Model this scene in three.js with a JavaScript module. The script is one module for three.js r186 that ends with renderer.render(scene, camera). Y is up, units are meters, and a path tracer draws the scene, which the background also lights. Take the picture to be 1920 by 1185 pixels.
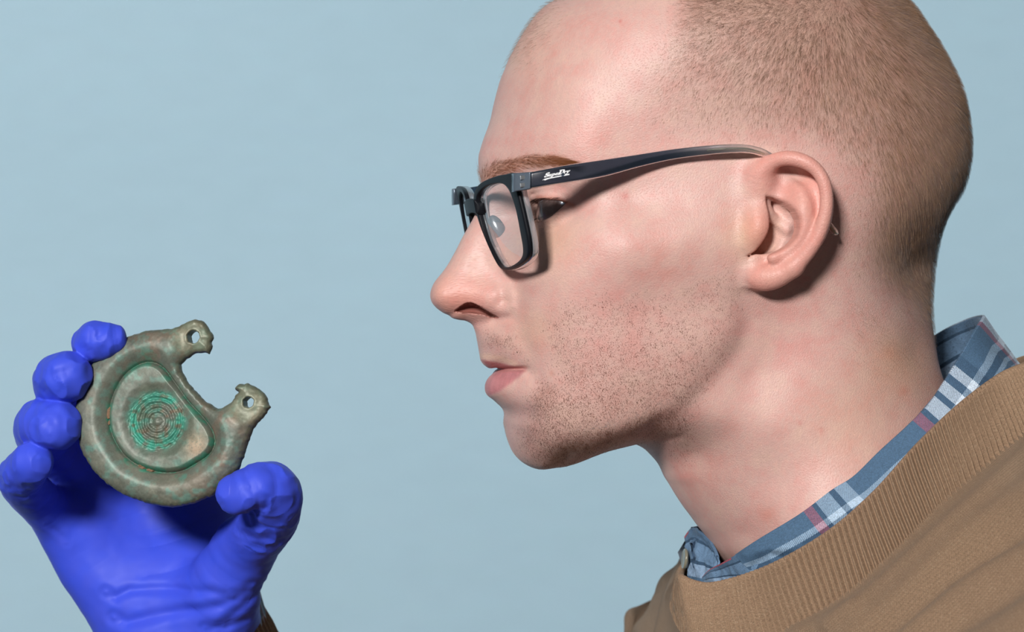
import * as THREE from 'three';
import { RectAreaLightUniformsLib } from 'three/addons/lights/RectAreaLightUniformsLib.js';
import { RoundedBoxGeometry } from 'three/addons/geometries/RoundedBoxGeometry.js';
import { mergeGeometries } from 'three/addons/utils/BufferGeometryUtils.js';

// ---------------------------------------------------------------- camera, light, exposure
const DIST = 1100, MM = 0.23, EYE = 1.25;              // mm from camera to the plane through the head, mm per photo pixel there, axis height in m
const scene = new THREE.Scene();
scene.background = new THREE.Color(0x000000);
const camera = new THREE.PerspectiveCamera(2 * Math.atan(592.5 * MM / DIST) * 180 / Math.PI, 1920 / 1185, 0.05, 30);
camera.position.set(0, EYE, DIST / 1000);
camera.lookAt(0, EYE, 0);
camera.focus = 1.06;
camera.userData.fStop = 16;
const renderer = new THREE.WebGLRenderer({ antialias: true });
renderer.toneMapping = THREE.LinearToneMapping;
renderer.toneMappingExposure = 1.2;
renderer.shadowMap.enabled = true;
RectAreaLightUniformsLib.init();
const LAMP = { at: [-0.98, EYE + 1.3, 3.4], aim: [0.02, EYE, 0], size: 0.6, power: 162, color: [1, 0.98, 0.965] };  // key lamp out of view, placed high on the left to light face and hand
const unseenLampLight = new THREE.RectAreaLight(new THREE.Color(...LAMP.color), LAMP.power, LAMP.size, LAMP.size);
unseenLampLight.position.set(...LAMP.at);
unseenLampLight.lookAt(...LAMP.aim);
scene.add(unseenLampLight);

// ---------------------------------------------------------------- helpers
let seed = 12345;
const rnd = () => { seed = (seed + 0x6d2b79f5) | 0; let t = Math.imul(seed ^ (seed >>> 15), 1 | seed); t = (t + Math.imul(t ^ (t >>> 7), 61 | t)) ^ t; return ((t ^ (t >>> 14)) >>> 0) / 4294967296; };
const clamp = (x, a, b) => x < a ? a : x > b ? b : x, lerp = (a, b, t) => a + (b - a) * t;
const sstep = (x, a, b) => { const t = clamp((x - a) / (b - a), 0, 1); return t * t * (3 - 2 * t); };
const hash3 = (x, y, z) => { let h = Math.imul(x, 374761393) ^ Math.imul(y, 668265263) ^ Math.imul(z, 2147483647 - 1274126177); h = Math.imul(h ^ (h >>> 13), 1274126177); h ^= h >>> 16; return (h >>> 0) / 4294967296; };
function noise3(x, y, z) {                              // value noise, 0..1
  const X = Math.floor(x), Y = Math.floor(y), Z = Math.floor(z); let u = x - X, v = y - Y, w = z - Z;
  u = u * u * (3 - 2 * u); v = v * v * (3 - 2 * v); w = w * w * (3 - 2 * w);
  return lerp(lerp(lerp(hash3(X, Y, Z), hash3(X + 1, Y, Z), u), lerp(hash3(X, Y + 1, Z), hash3(X + 1, Y + 1, Z), u), v),
    lerp(lerp(hash3(X, Y, Z + 1), hash3(X + 1, Y, Z + 1), u), lerp(hash3(X, Y + 1, Z + 1), hash3(X + 1, Y + 1, Z + 1), u), v), w);
}
const fbm = (x, y, z, n = 4) => { let s = 0, a = 0.5, t = 0; for (let i = 0; i < n; i++) { s += a * noise3(x, y, z); t += a; a *= 0.5; x = x * 2.03 + 7.1; y = y * 2.03 + 3.7; z = z * 2.03 + 1.3; } return s / t; };
const s2l = (c) => { c /= 255; return c <= 0.04045 ? c / 12.92 : Math.pow((c + 0.055) / 1.055, 2.4); };
const L = (r, g, b) => [s2l(r), s2l(g), s2l(b)];
const mix3 = (a, b, t) => [lerp(a[0], b[0], t), lerp(a[1], b[1], t), lerp(a[2], b[2], t)];
const smin = (a, b, k) => { const h = Math.max(k - Math.abs(a - b), 0) / k; return Math.min(a, b) - h * h * k * 0.25; };
const smax = (a, b, k) => -smin(-a, -b, k);
const W3 = (p) => new THREE.Vector3(p[0] / 1000, p[1] / 1000 + EYE, p[2] / 1000);   // working millimetres about the optical axis -> world metres
const atZ = (px, py, z) => { const s = (DIST - z) / DIST; return [(px - 960) * MM * s, (592.5 - py) * MM * s, z]; };
const toPx = (x, y, z) => { const s = DIST / (DIST - z); return [960 + x * s / MM, 592.5 - y * s / MM]; };
// the head's own frame: a backward, b up, w to the person's left; the face is turned a little towards the viewer
const TURN = 12.4 * Math.PI / 180, ct = Math.cos(TURN), st = Math.sin(TURN), OX = (1330 - 960) * MM, OY = (592.5 - 400) * MM;
function AB(px, py, w) {
  const X0 = (px - 960) * MM, Y0 = (592.5 - py) * MM, s = (DIST * ct - OX * st - w) / (DIST * ct - X0 * st);
  const x = X0 * s - OX, y = Y0 * s - OY, z = DIST * (1 - s);
  return [x * ct - z * st, y];
}
const P3 = (px, py, w) => [...AB(px, py, w), w];
const headWorld = (a, b, w) => [OX + a * ct + w * st, OY + b, -a * st + w * ct];
const headPx = (a, b, w) => toPx(...headWorld(a, b, w));
function segDist2(x, y, p) {                            // distance to a polyline in 2D
  let best = 1e9;
  for (let i = 0; i + 1 < p.length; i++) {
    const ax = p[i][0], ay = p[i][1], dx = p[i + 1][0] - ax, dy = p[i + 1][1] - ay, t = clamp(((x - ax) * dx + (y - ay) * dy) / (dx * dx + dy * dy), 0, 1);
    const ex = x - ax - dx * t, ey = y - ay - dy * t, d = ex * ex + ey * ey;
    if (d < best) best = d;
  }
  return Math.sqrt(best);
}
function polyDist(x, y, p) {                            // signed distance to a closed polygon, negative inside
  let best = 1e9, inside = false;
  for (let i = 0, j = p.length - 1; i < p.length; j = i++) {
    const ax = p[j][0], ay = p[j][1], bx = p[i][0], by = p[i][1], dx = bx - ax, dy = by - ay, t = clamp(((x - ax) * dx + (y - ay) * dy) / (dx * dx + dy * dy), 0, 1);
    const ex = x - ax - dx * t, ey = y - ay - dy * t, d = ex * ex + ey * ey;
    if (d < best) best = d;
    if ((ay > y) !== (by > y) && x < (bx - ax) * (y - ay) / (by - ay) + ax) inside = !inside;
  }
  return inside ? -Math.sqrt(best) : Math.sqrt(best);
}
function capsule(x, y, z, A, B, ra, rb) {               // tapered capsule
  const dx = B[0] - A[0], dy = B[1] - A[1], dz = B[2] - A[2], px = x - A[0], py = y - A[1], pz = z - A[2], t = clamp((px * dx + py * dy + pz * dz) / (dx * dx + dy * dy + dz * dz), 0, 1);
  const ex = px - dx * t, ey = py - dy * t, ez = pz - dz * t;
  return Math.sqrt(ex * ex + ey * ey + ez * ez) - lerp(ra, rb, t);
}
const chain = (raw) => { const pts = catmull(raw, (raw.length - 1) * 3 + 1), n = pts.length; return (x, y, z) => { let d = 1e9; for (let i = 0; i + 1 < n; i++) { const c = capsule(x, y, z, pts[i], pts[i + 1], pts[i][3], pts[i + 1][3]); if (c < d) d = c; } return d; }; };
function catmull(pts, n, closed = false) {              // points of any dimension, n samples
  const m = pts.length, out = [], seg = closed ? m : m - 1, get = (i) => closed ? pts[(i + m) % m] : pts[clamp(i, 0, m - 1)];
  for (let s = 0; s < n; s++) {
    const u = closed ? s / n * seg : s / (n - 1) * seg, i = Math.min(Math.floor(u), seg - 1), t = u - i, p0 = get(i - 1), p1 = get(i), p2 = get(i + 1), p3 = get(i + 2);
    out.push(p1.map((_, c) => 0.5 * (2 * p1[c] + (p2[c] - p0[c]) * t + (2 * p0[c] - 5 * p1[c] + 4 * p2[c] - p3[c]) * t * t + (3 * p1[c] - p0[c] - 3 * p2[c] + p3[c]) * t * t * t)));
  }
  return out;
}
function resample(pts, n, closed = false) {             // even spacing along a polyline
  const p = closed ? [...pts, pts[0]] : pts, cum = [0];
  for (let i = 1; i < p.length; i++) cum.push(cum[i - 1] + Math.hypot(...p[i].map((c, k) => c - p[i - 1][k])));
  const total = cum[cum.length - 1], out = [];
  for (let s = 0, i = 0; s < n; s++) {
    const d = total * s / (closed ? n : n - 1);
    while (i + 2 < p.length && cum[i + 1] < d) i++;
    const t = (d - cum[i]) / Math.max(1e-9, cum[i + 1] - cum[i]);
    out.push(p[i].map((c, k) => lerp(c, p[i + 1][k], t)));
  }
  out.total = total;
  return out;
}
const axis = (...runs) => { const out = [runs[0]]; for (let i = 1; i < runs.length; i += 2) { const from = out[out.length - 1], to = runs[i], n = Math.max(1, Math.round((to - from) / runs[i + 1])); for (let k = 1; k <= n; k++) out.push(from + (to - from) * k / n); } return out; };
function surfaceNets(f, xs, ys, zs, safety = 2.2) {     // f < 0 inside; rectilinear grid; returns positions, normals (from the field) and triangles
  const nx = xs.length, ny = ys.length, nz = zs.length, nxy = nx * ny, val = new Float32Array(nxy * nz), B = 7;
  for (let k0 = 0; k0 < nz; k0 += B) for (let j0 = 0; j0 < ny; j0 += B) for (let i0 = 0; i0 < nx; i0 += B) {
    const i1 = Math.min(i0 + B, nx), j1 = Math.min(j0 + B, ny), k1 = Math.min(k0 + B, nz);
    const cx = (xs[i0] + xs[i1 - 1]) / 2, cy = (ys[j0] + ys[j1 - 1]) / 2, cz = (zs[k0] + zs[k1 - 1]) / 2, r = Math.hypot(xs[i1 - 1] - cx, ys[j1 - 1] - cy, zs[k1 - 1] - cz);
    const c = f(cx, cy, cz), skip = Math.abs(c) > r * safety + 1;
    for (let k = k0; k < k1; k++) for (let j = j0; j < j1; j++) for (let i = i0; i < i1; i++) val[k * nxy + j * nx + i] = skip ? (c < 0 ? -1e3 : 1e3) : f(xs[i], ys[j], zs[k]);
  }
  const pos = [], idx = [], maps = [new Int32Array(nxy), new Int32Array(nxy)], E = [[0, 1], [2, 3], [4, 5], [6, 7], [0, 2], [1, 3], [4, 6], [5, 7], [0, 4], [1, 5], [2, 6], [3, 7]], v = new Float64Array(8);
  for (let k = 0; k + 1 < nz; k++) {
    const cur = maps[k & 1], old = maps[(k + 1) & 1];
    cur.fill(-1);
    for (let j = 0; j + 1 < ny; j++) for (let i = 0; i + 1 < nx; i++) {
      const o = k * nxy + j * nx + i;
      let m = 0;
      for (let c = 0; c < 8; c++) { v[c] = val[o + (c & 1) + (c & 2 ? nx : 0) + (c & 4 ? nxy : 0)]; if (v[c] < 0) m |= 1 << c; }
      if (m === 0 || m === 255) continue;
      let sx = 0, sy = 0, sz = 0, n = 0;
      for (const [p, q] of E) if ((m >> p & 1) !== (m >> q & 1)) { const t = v[p] / (v[p] - v[q]); sx += (p & 1) + ((q & 1) - (p & 1)) * t; sy += (p >> 1 & 1) + ((q >> 1 & 1) - (p >> 1 & 1)) * t; sz += (p >> 2) + ((q >> 2) - (p >> 2)) * t; n++; }
      cur[j * nx + i] = pos.length / 3;
      pos.push(lerp(xs[i], xs[i + 1], sx / n), lerp(ys[j], ys[j + 1], sy / n), lerp(zs[k], zs[k + 1], sz / n));
      const quad = (a, b, c, d, flip) => { if (a < 0 || b < 0 || c < 0 || d < 0) return; if (flip) idx.push(a, c, b, a, d, c); else idx.push(a, b, c, a, c, d); };
      const at = (di, dj, dk) => (dk ? old : cur)[(j - dj) * nx + i - di], s0 = m & 1;
      if (j > 0 && k > 0 && s0 !== (m >> 1 & 1)) quad(at(0, 0, 0), at(0, 1, 0), at(0, 1, 1), at(0, 0, 1), s0);
      if (i > 0 && k > 0 && s0 !== (m >> 2 & 1)) quad(at(0, 0, 0), at(0, 0, 1), at(1, 0, 1), at(1, 0, 0), s0);
      if (i > 0 && j > 0 && s0 !== (m >> 4 & 1)) quad(at(0, 0, 0), at(1, 0, 0), at(1, 1, 0), at(0, 1, 0), s0);
    }
  }
  const P = new Float32Array(pos), N = new Float32Array(pos.length), h = 0.25;
  for (let i = 0; i < P.length; i += 3) {
    let x = P[i], y = P[i + 1], z = P[i + 2], gx, gy, gz;
    for (let it = 0; it < 2; it++) {
      gx = (f(x + h, y, z) - f(x - h, y, z)) / (2 * h); gy = (f(x, y + h, z) - f(x, y - h, z)) / (2 * h); gz = (f(x, y, z + h) - f(x, y, z - h)) / (2 * h);
      const g = gx * gx + gy * gy + gz * gz + 1e-9;
      if (it === 0) { const c = f(x, y, z), s = clamp(c / g, -0.4, 0.4); x -= gx * s; y -= gy * s; z -= gz * s; }
    }
    const n = Math.hypot(gx, gy, gz) || 1;
    P[i] = x; P[i + 1] = y; P[i + 2] = z; N[i] = gx / n; N[i + 1] = gy / n; N[i + 2] = gz / n;
  }
  // quads are oriented by the field: flip any triangle that faces against it
  for (let t = 0; t < idx.length; t += 3) {
    const a = idx[t] * 3, b = idx[t + 1] * 3, c = idx[t + 2] * 3, ux = P[b] - P[a], uy = P[b + 1] - P[a + 1], uz = P[b + 2] - P[a + 2], vx = P[c] - P[a], vy = P[c + 1] - P[a + 1], vz = P[c + 2] - P[a + 2];
    if ((uy * vz - uz * vy) * (N[a] + N[b] + N[c]) + (uz * vx - ux * vz) * (N[a + 1] + N[b + 1] + N[c + 1]) + (ux * vy - uy * vx) * (N[a + 2] + N[b + 2] + N[c + 2]) < 0) { const s = idx[t + 1]; idx[t + 1] = idx[t + 2]; idx[t + 2] = s; }
  }
  return { P, N, idx };
}
function geo(P, N, idx, { color, uv } = {}) {
  const g = new THREE.BufferGeometry();
  g.setAttribute('position', new THREE.BufferAttribute(P, 3));
  if (N) g.setAttribute('normal', new THREE.BufferAttribute(N, 3));
  if (color) g.setAttribute('color', new THREE.BufferAttribute(color, 3));
  if (uv) g.setAttribute('uv', new THREE.BufferAttribute(uv, 2));
  g.setIndex(new THREE.BufferAttribute(Uint32Array.from(idx), 1));
  if (!N) g.computeVertexNormals();
  return g;
}
const used = new Map();
const numbered = (name) => { const n = used.get(name) || 0; used.set(name, n + 1); return n ? name + '_' + String(n).padStart(3, '0') : name; };
function add(name, g, m, parent = scene) { const o = new THREE.Mesh(g, m); o.name = parent === scene ? numbered(name) : name; o.castShadow = o.receiveShadow = true; parent.add(o); return o; }
function part(name, g, m, parent) { let n = name, k = 1; while (parent.children.some((c) => c.name === n)) n = name + '_' + String(k++).padStart(3, '0'); const o = add(n, g, m, parent); return o; }
function tag(o, label, category, group, kind) { if (label) o.userData.label = label; if (category) o.userData.category = category; if (group) o.userData.group = group; if (kind) o.userData.kind = kind; return o; }
function dataTex(n, fn, srgb, repeat) {                 // n x n texture from fn(u, v) -> [r, g, b] 0..255
  const d = new Uint8Array(n * n * 4);
  for (let y = 0; y < n; y++) for (let x = 0; x < n; x++) { const c = fn(x / n, y / n), o = (y * n + x) * 4; d[o] = clamp(c[0], 0, 255); d[o + 1] = clamp(c[1], 0, 255); d[o + 2] = clamp(c[2], 0, 255); d[o + 3] = 255; }
  const t = new THREE.DataTexture(d, n, n);
  t.wrapS = t.wrapT = THREE.RepeatWrapping; t.magFilter = THREE.LinearFilter; t.minFilter = THREE.LinearFilter; t.needsUpdate = true;
  if (srgb) t.colorSpace = THREE.SRGBColorSpace;
  if (repeat) t.repeat.set(repeat, repeat);
  return t;
}
function tileNoise(u, v, f, s) {                        // value noise that tiles over 0..1
  const x = u * f, y = v * f, X = Math.floor(x), Y = Math.floor(y), m = (i) => ((i % f) + f) % f; let a = x - X, b = y - Y; a = a * a * (3 - 2 * a); b = b * b * (3 - 2 * b);
  return lerp(lerp(hash3(m(X), m(Y), s), hash3(m(X + 1), m(Y), s), a), lerp(hash3(m(X), m(Y + 1), s), hash3(m(X + 1), m(Y + 1), s), a), b);
}

// ---------------------------------------------------------------- the room
{
  const wallMap = dataTex(512, (u, v) => { const n = tileNoise(u, v, 4, 1) * 0.6 + tileNoise(u, v, 16, 2) * 0.4, g = tileNoise(u, v, 256, 5) - 0.5, k = 1 + (n - 0.5) * 0.05 + g * 0.012; return [k * 187, k * 221, k * 237]; }, true);
  const wallBump = dataTex(512, (u, v) => { const k = 128 + (tileNoise(u, v, 256, 7) - 0.5) * 60 + (tileNoise(u, v, 64, 8) - 0.5) * 60; return [k, k, k]; });
  const paint = new THREE.MeshStandardMaterial({ name: 'blue_grey_paint', map: wallMap, bumpMap: wallBump, bumpScale: 0.0002, roughness: 0.75 });
  const dull = new THREE.MeshStandardMaterial({ name: 'unseen_wall_paint', color: new THREE.Color(0.1, 0.11, 0.115), roughness: 0.9 });  // these walls, the ceiling and carpet are out of view, kept dark to limit bounce
  const ceil = new THREE.MeshStandardMaterial({ name: 'unseen_ceiling_paint', color: new THREE.Color(0.14, 0.14, 0.14), roughness: 0.9 });
  const carpet = new THREE.MeshStandardMaterial({ name: 'carpet', color: new THREE.Color(0.05, 0.05, 0.055), roughness: 1 });
  const box = (name, w, h, d, x, y, z, m) => { const o = add(name, new THREE.BoxGeometry(w, h, d), m); o.position.set(x, y, z); tag(o, 0, 0, 0, 'structure'); return o; };
  box('wall_back', 6.2, 2.7, 0.1, 0, 1.35, -1.3, paint);
  box('wall_front', 6.2, 2.7, 0.1, 0, 1.35, 4.65, dull);
  box('wall_left', 0.1, 2.7, 6.6, -3.05, 1.35, 1.3, dull);
  box('wall_right', 0.1, 2.7, 6.6, 3.05, 1.35, 1.3, dull);
  box('floor', 6.2, 0.1, 6.8, 0, -0.05, 1.3, carpet);
  const c = box('ceiling', 6.2, 0.1, 6.8, 0, 2.75, 1.3, ceil);
  const metal = new THREE.MeshStandardMaterial({ name: 'unseen_lamp_metal', color: 0x222222, roughness: 0.5 });
  const glow = new THREE.MeshStandardMaterial({ name: 'unseen_lamp_diffuser', color: 0xffffff, emissive: new THREE.Color(...LAMP.color), emissiveIntensity: 2 });
  const lamp = new THREE.Group(); lamp.name = 'unseen_lamp_panel'; c.add(lamp);  // unseen fixture for the key light, hung from the ceiling
  lamp.position.set(LAMP.at[0], LAMP.at[1] - 2.75, LAMP.at[2] - 1.3); lamp.updateMatrixWorld(); lamp.lookAt(...LAMP.aim);
  const hs = new THREE.Mesh(new RoundedBoxGeometry(LAMP.size + 0.04, LAMP.size + 0.04, 0.06, 2, 0.01), metal); hs.name = 'unseen_lamp_housing'; hs.position.z = -0.045; lamp.add(hs);
  const df = new THREE.Mesh(new THREE.BoxGeometry(LAMP.size, LAMP.size, 0.01), glow); df.name = 'unseen_diffuser'; df.position.z = -0.011; lamp.add(df);
  const rod = part('unseen_lamp_rod', new THREE.CylinderGeometry(0.01, 0.01, 0.4, 12), metal, c); rod.position.set(LAMP.at[0] - 0.02, -0.24, LAMP.at[2] - 1.3 + 0.07);
}

// ---------------------------------------------------------------- the head as a field
// half-width squared over the head's median plane, interpolated between measured points, makes the broad shape
const CONTOUR = [[1040, 0], [1028, 7], [1009, 25], [994, 46], [984, 62], [974, 79], [967, 92], [960, 105], [952, 125], [943.5, 145], [938.5, 162], [934, 179], [929, 200], [926, 215], [919, 237], [911, 257], [905, 274.5], [901, 288], [900, 301], [901, 316], [903, 330], [905, 345], [904, 360], [900, 378], [894, 396], [887, 411], [876, 430], [865, 450], [854, 472], [841, 495], [828, 513], [815, 530], [809.6, 543], [808, 556], [812, 569], [821, 579], [833, 587.5], [847.5, 596], [864, 600.5], [877, 603], [885, 608], [890, 617], [894, 629], [898.5, 649], [900.5, 664], [902.5, 676], [909, 685], [919, 691], [928.5, 696.5], [922, 705], [916, 715], [912.5, 728.5], [912.5, 737], [915.5, 744.5], [923, 752], [933, 760.6], [942, 769], [951, 783], [954, 799], [955.5, 818], [960, 836], [967, 851.6], [981, 867], [996, 876], [1010, 880], [1028, 879], [1051.5, 876], [1073, 870], [1099, 859], [1124, 849], [1149, 842], [1174.6, 836], [1190, 834], [1204, 838], [1217, 846], [1232, 862], [1244, 879], [1259, 906.6], [1272, 929], [1289, 955], [1302, 972], [1315, 990], [1331, 1010], [1345, 1031],
  [1385, 1080], [1420, 1140], [1460, 1230], [1560, 1290], [1700, 1290], [1800, 1230], [1835, 1100], [1826, 960], [1800, 840], [1772, 750], [1752, 688], [1745, 647], [1740, 614], [1737, 590], [1736, 556], [1738, 523], [1741, 489], [1744, 462], [1748, 435], [1754, 415], [1767, 391], [1780, 371], [1789, 350], [1794, 327], [1797, 300], [1797, 273], [1792, 233], [1785, 202], [1774, 170], [1762, 137], [1747, 106], [1729, 73], [1711, 48], [1694, 20], [1678, 2], [1635, -45], [1575, -88], [1480, -122], [1360, -135], [1250, -122], [1155, -86], [1088, -44]];
const MEDIAN = [[956, 180, 25], [977, 180, 36], [1021, 180, 50], [1064, 180, 55.8], [1151, 180, 64], [1282, 180, 71], [1390, 180, 75], [1543, 180, 71], [1651, 180, 59], [1738, 180, 37],
  [1007, 60, 24], [1050, 60, 41], [1120, 60, 55], [1220, 60, 64.5], [1340, 60, 71], [1450, 60, 70], [1560, 60, 61], [1650, 60, 43], [1200, -60, 38], [1350, -60, 51], [1480, -60, 45],
  [925, 285, 21], [950, 290, 34], [985, 292, 46], [1020, 295, 53], [1080, 290, 57.5], [1150, 290, 61.5], [1280, 290, 68], [1400, 290, 72], [1520, 290, 72], [1640, 290, 62], [1740, 290, 41],
  [925, 335, 17], [955, 338, 30], [990, 345, 41], [1030, 350, 51],
  [905, 400, 7.5], [925, 400, 9.5], [950, 400, 12.5], [982, 400, 22], [1002, 400, 32], [1030, 398, 46], [1120, 390, 58], [1200, 400, 65], [1290, 405, 69], [1380, 410, 70], [1480, 400, 69], [1600, 400, 61], [1690, 390, 45]];
const SEEN = [[1010, 440, 31], [1060, 440, 47], [1110, 430, 56], [960, 520, 20], [1000, 520, 36], [1050, 500, 48], [1100, 480, 56], [1180, 460, 64.3], [1280, 450, 68], [1370, 440, 69.5],
  [1000, 580, 35], [1050, 580, 46], [1120, 570, 54], [1220, 560, 58.7], [1320, 560, 62.3], [1390, 540, 65], [1000, 640, 33], [1060, 650, 45], [1140, 650, 53], [1250, 650, 57.6], [1340, 640, 60.5], [1380, 620, 60],
  [985, 690, 26], [1030, 700, 38], [1100, 710, 48], [1200, 720, 54], [1290, 700, 57], [970, 740, 22], [1010, 760, 34], [1080, 780, 44], [1160, 775, 49.5], [1230, 755, 52.5],
  [975, 800, 17], [1000, 830, 23], [1040, 830, 33], [1080, 825, 38], [1010, 862, 16], [1120, 819, 42.5], [1060, 858, 19], [1160, 806, 46],
  [1215, 790, 49.5], [1210, 815, 36], [1260, 768, 52.5], [1275, 800, 43], [1345, 745, 53], [1250, 850, 16], [1330, 800, 46.5], [1280, 900, 14.5], [1350, 780, 51], [1410, 700, 53.5], [1330, 950, 20], [1380, 900, 38.5], [1450, 800, 56], [1400, 1000, 29.5], [1300, 850, 28], [1450, 900, 49], [1500, 700, 58], [1550, 850, 60], [1500, 1000, 56], [1600, 700, 58], [1600, 560, 58], [1680, 640, 47], [1690, 560, 41], [1560, 480, 64], [1650, 500, 54], [1710, 480, 36], [1715, 660, 37], [1680, 780, 54], [1710, 730, 46], [1430, 600, 58.5], [1440, 560, 61],
  [1700, 900, 60], [1750, 1000, 50], [1600, 1100, 62],
  [840, 540, 9], [835, 565, 8.5], [855, 520, 9], [870, 490, 8.5], [885, 460, 8], [900, 435, 8.5], [905, 480, 10.5], [885, 520, 11], [870, 560, 11.5], [920, 500, 13], [945, 520, 17], [900, 550, 14.5], [930, 550, 17], [950, 565, 18], [935, 583, 16.5], [915, 570, 15.5], [848, 588, 3.5], [872, 594, 4.5], [900, 602, 6.5], [930, 603, 13],
  [915, 640, 10], [940, 640, 18], [912, 665, 6.5], [935, 668, 13.5], [960, 665, 20], [975, 640, 25], [925, 725, 7.5], [945, 715, 13.5], [932, 745, 9], [960, 712, 18], [955, 760, 14]];
const OUTSIDE = [[1060, 960, -2200], [1150, 900, -900], [850, 680, -700], [860, 780, -1200], [750, 560, -1200], [760, 350, -1800], [820, 150, -1600], [700, 800, -4000], [900, 1000, -4000], [1150, 1100, -4000], [1900, 450, -2200], [1900, 700, -2200], [1950, 200, -3000], [1350, -300, -4000], [1000, -150, -2500], [1750, -150, -2500], [700, 0, -4500], [650, 450, -4000]];
const rbf = [];
for (const [x, y] of CONTOUR) rbf.push([...AB(x, y, 0), 0, 0]);
for (const [x, y, w] of MEDIAN) rbf.push([...AB(x, y, 0), w * w, 0.002]);
for (const [x, y, w] of SEEN) rbf.push([...AB(x, y, w), w * w, w < 20 ? 0.0003 : 0.002]);
for (const [x, y, q] of OUTSIDE) rbf.push([...AB(x, y, 0), q, 0.01]);
const QS = 50, K = (r2) => r2 < 1e-12 ? 0 : 0.5 * r2 * Math.log(r2);
const coef = (() => {
  const n = rbf.length, m = n + 3, A = Array.from({ length: m }, () => new Float64Array(m + 1));
  for (let i = 0; i < n; i++) {
    for (let j = 0; j < n; j++) { const dx = (rbf[i][0] - rbf[j][0]) / QS, dy = (rbf[i][1] - rbf[j][1]) / QS; A[i][j] = K(dx * dx + dy * dy); }
    A[i][i] += rbf[i][3];
    A[i][n] = A[n][i] = 1; A[i][n + 1] = A[n + 1][i] = rbf[i][0] / QS; A[i][n + 2] = A[n + 2][i] = rbf[i][1] / QS; A[i][m] = rbf[i][2];
  }
  for (let c = 0; c < m; c++) {
    let p = c; for (let r = c + 1; r < m; r++) if (Math.abs(A[r][c]) > Math.abs(A[p][c])) p = r;
    [A[c], A[p]] = [A[p], A[c]];
    for (let r = c + 1; r < m; r++) { const t = A[r][c] / A[c][c]; if (t) for (let k = c; k <= m; k++) A[r][k] -= t * A[c][k]; }
  }
  const x = new Float64Array(m);
  for (let r = m - 1; r >= 0; r--) { let s = A[r][m]; for (let k = r + 1; k < m; k++) s -= A[r][k] * x[k]; x[r] = s / A[r][r]; }
  return x;
})();
function qAt(a, b) {
  const n = rbf.length; let s = coef[n] + coef[n + 1] * a / QS + coef[n + 2] * b / QS;
  for (let i = 0; i < n; i++) { const dx = (a - rbf[i][0]) / QS, dy = (b - rbf[i][1]) / QS, r2 = dx * dx + dy * dy; if (r2 > 1e-12) s += coef[i] * 0.5 * r2 * Math.log(r2); }
  return s;
}
// relief over the same plane: lips, folds, creases (mm outward)
const line = (w, ...p) => p.map(([x, y, ww]) => AB(x, y, ww ?? w));
const bumps = [[AB(938, 562, 18), 7, 6, 1.6], [AB(955, 655, 19), 5, 5, 0.4], [AB(938, 722, 11), 5, 4, 0.7], [AB(1030, 425, 40), 6, 3.5, 0.5]];
const grooves = [[line(0, [966, 532, 22], [972, 555, 24], [970, 578, 22], [955, 595, 18], [930, 597, 14]), 2.3, 1.15],
  [line(0, [922, 697, 0], [935, 694, 8], [950, 692.5, 13], [968, 692, 20], [988, 692, 26]), 0.8, 1.9], [line(0, [985, 690, 26], [994, 700, 28]), 2.2, 0.9],
  [line(0, [972, 600, 24], [982, 630, 28], [997, 665, 31], [1010, 700, 34], [1018, 730, 36]), 2.6, 0.55], [line(0, [935, 757, 10], [955, 768, 16], [985, 775, 26]), 4.5, 1.0],
  [line(0, [1195, 832, 5], [1230, 829, 25], [1280, 822, 40]), 1.8, 0.35], [line(0, [1395, 555, 64], [1404, 600, 60], [1392, 650, 58], [1350, 705, 56], [1290, 757, 52], [1230, 790, 48]), 5.6, 1.25],
  [line(0, [1026, 428, 40], [1036, 430, 42], [1050, 425, 45]), 0.8, 0.5], [line(0, [1010, 362, 36], [1035, 360, 42], [1062, 368, 46]), 1.0, 0.8]];
const G = 0.5, A0 = -150, B0 = -230, GA = 560, GB = 760, QG = new Float32Array(GA * GB), DG = new Float32Array(GA * GB);
for (let j = 0; j < GB; j++) for (let i = 0; i < GA; i++) {
  const a = A0 + i * G, b = B0 + j * G;
  if ((i & 1) === 0 && (j & 1) === 0) QG[j * GA + i] = qAt(a, b);
  let d = 0;
  if (a > -125 && a < 25 && b > -110 && b < 80) {
    for (const [c, ra, rb, h] of bumps) { const x = (a - c[0]) / ra, y = (b - c[1]) / rb, r = x * x + y * y; if (r < 9) d += h * Math.exp(-r); }
    for (const [p, wd, h] of grooves) { const r = segDist2(a, b, p) / wd; if (r < 3) d -= h * Math.exp(-r * r); }
  }
  DG[j * GA + i] = d;
}
for (let j = 0; j < GB; j++) for (let i = 0; i < GA; i++) if (i & 1 || j & 1) {  // fill the odd points by cubic interpolation of the even ones
  const g = (ii, jj) => QG[clamp(jj, 0, GB - 2) * GA + clamp(ii, 0, GA - 2)], c4 = (p, q, r, s) => (-p + 9 * q + 9 * r - s) / 16;
  const i0 = i & ~1, j0 = j & ~1, row = (jj) => i & 1 ? c4(g(i0 - 2, jj), g(i0, jj), g(i0 + 2, jj), g(i0 + 4, jj)) : g(i0, jj);
  QG[j * GA + i] = j & 1 ? c4(row(j0 - 2), row(j0), row(j0 + 2), row(j0 + 4)) : row(j0);
}
const wx = new Float64Array(4), wy = new Float64Array(4), vx = new Float64Array(4), vy = new Float64Array(4), out = { q: 0, a: 0, b: 0, d: 0 };
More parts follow.
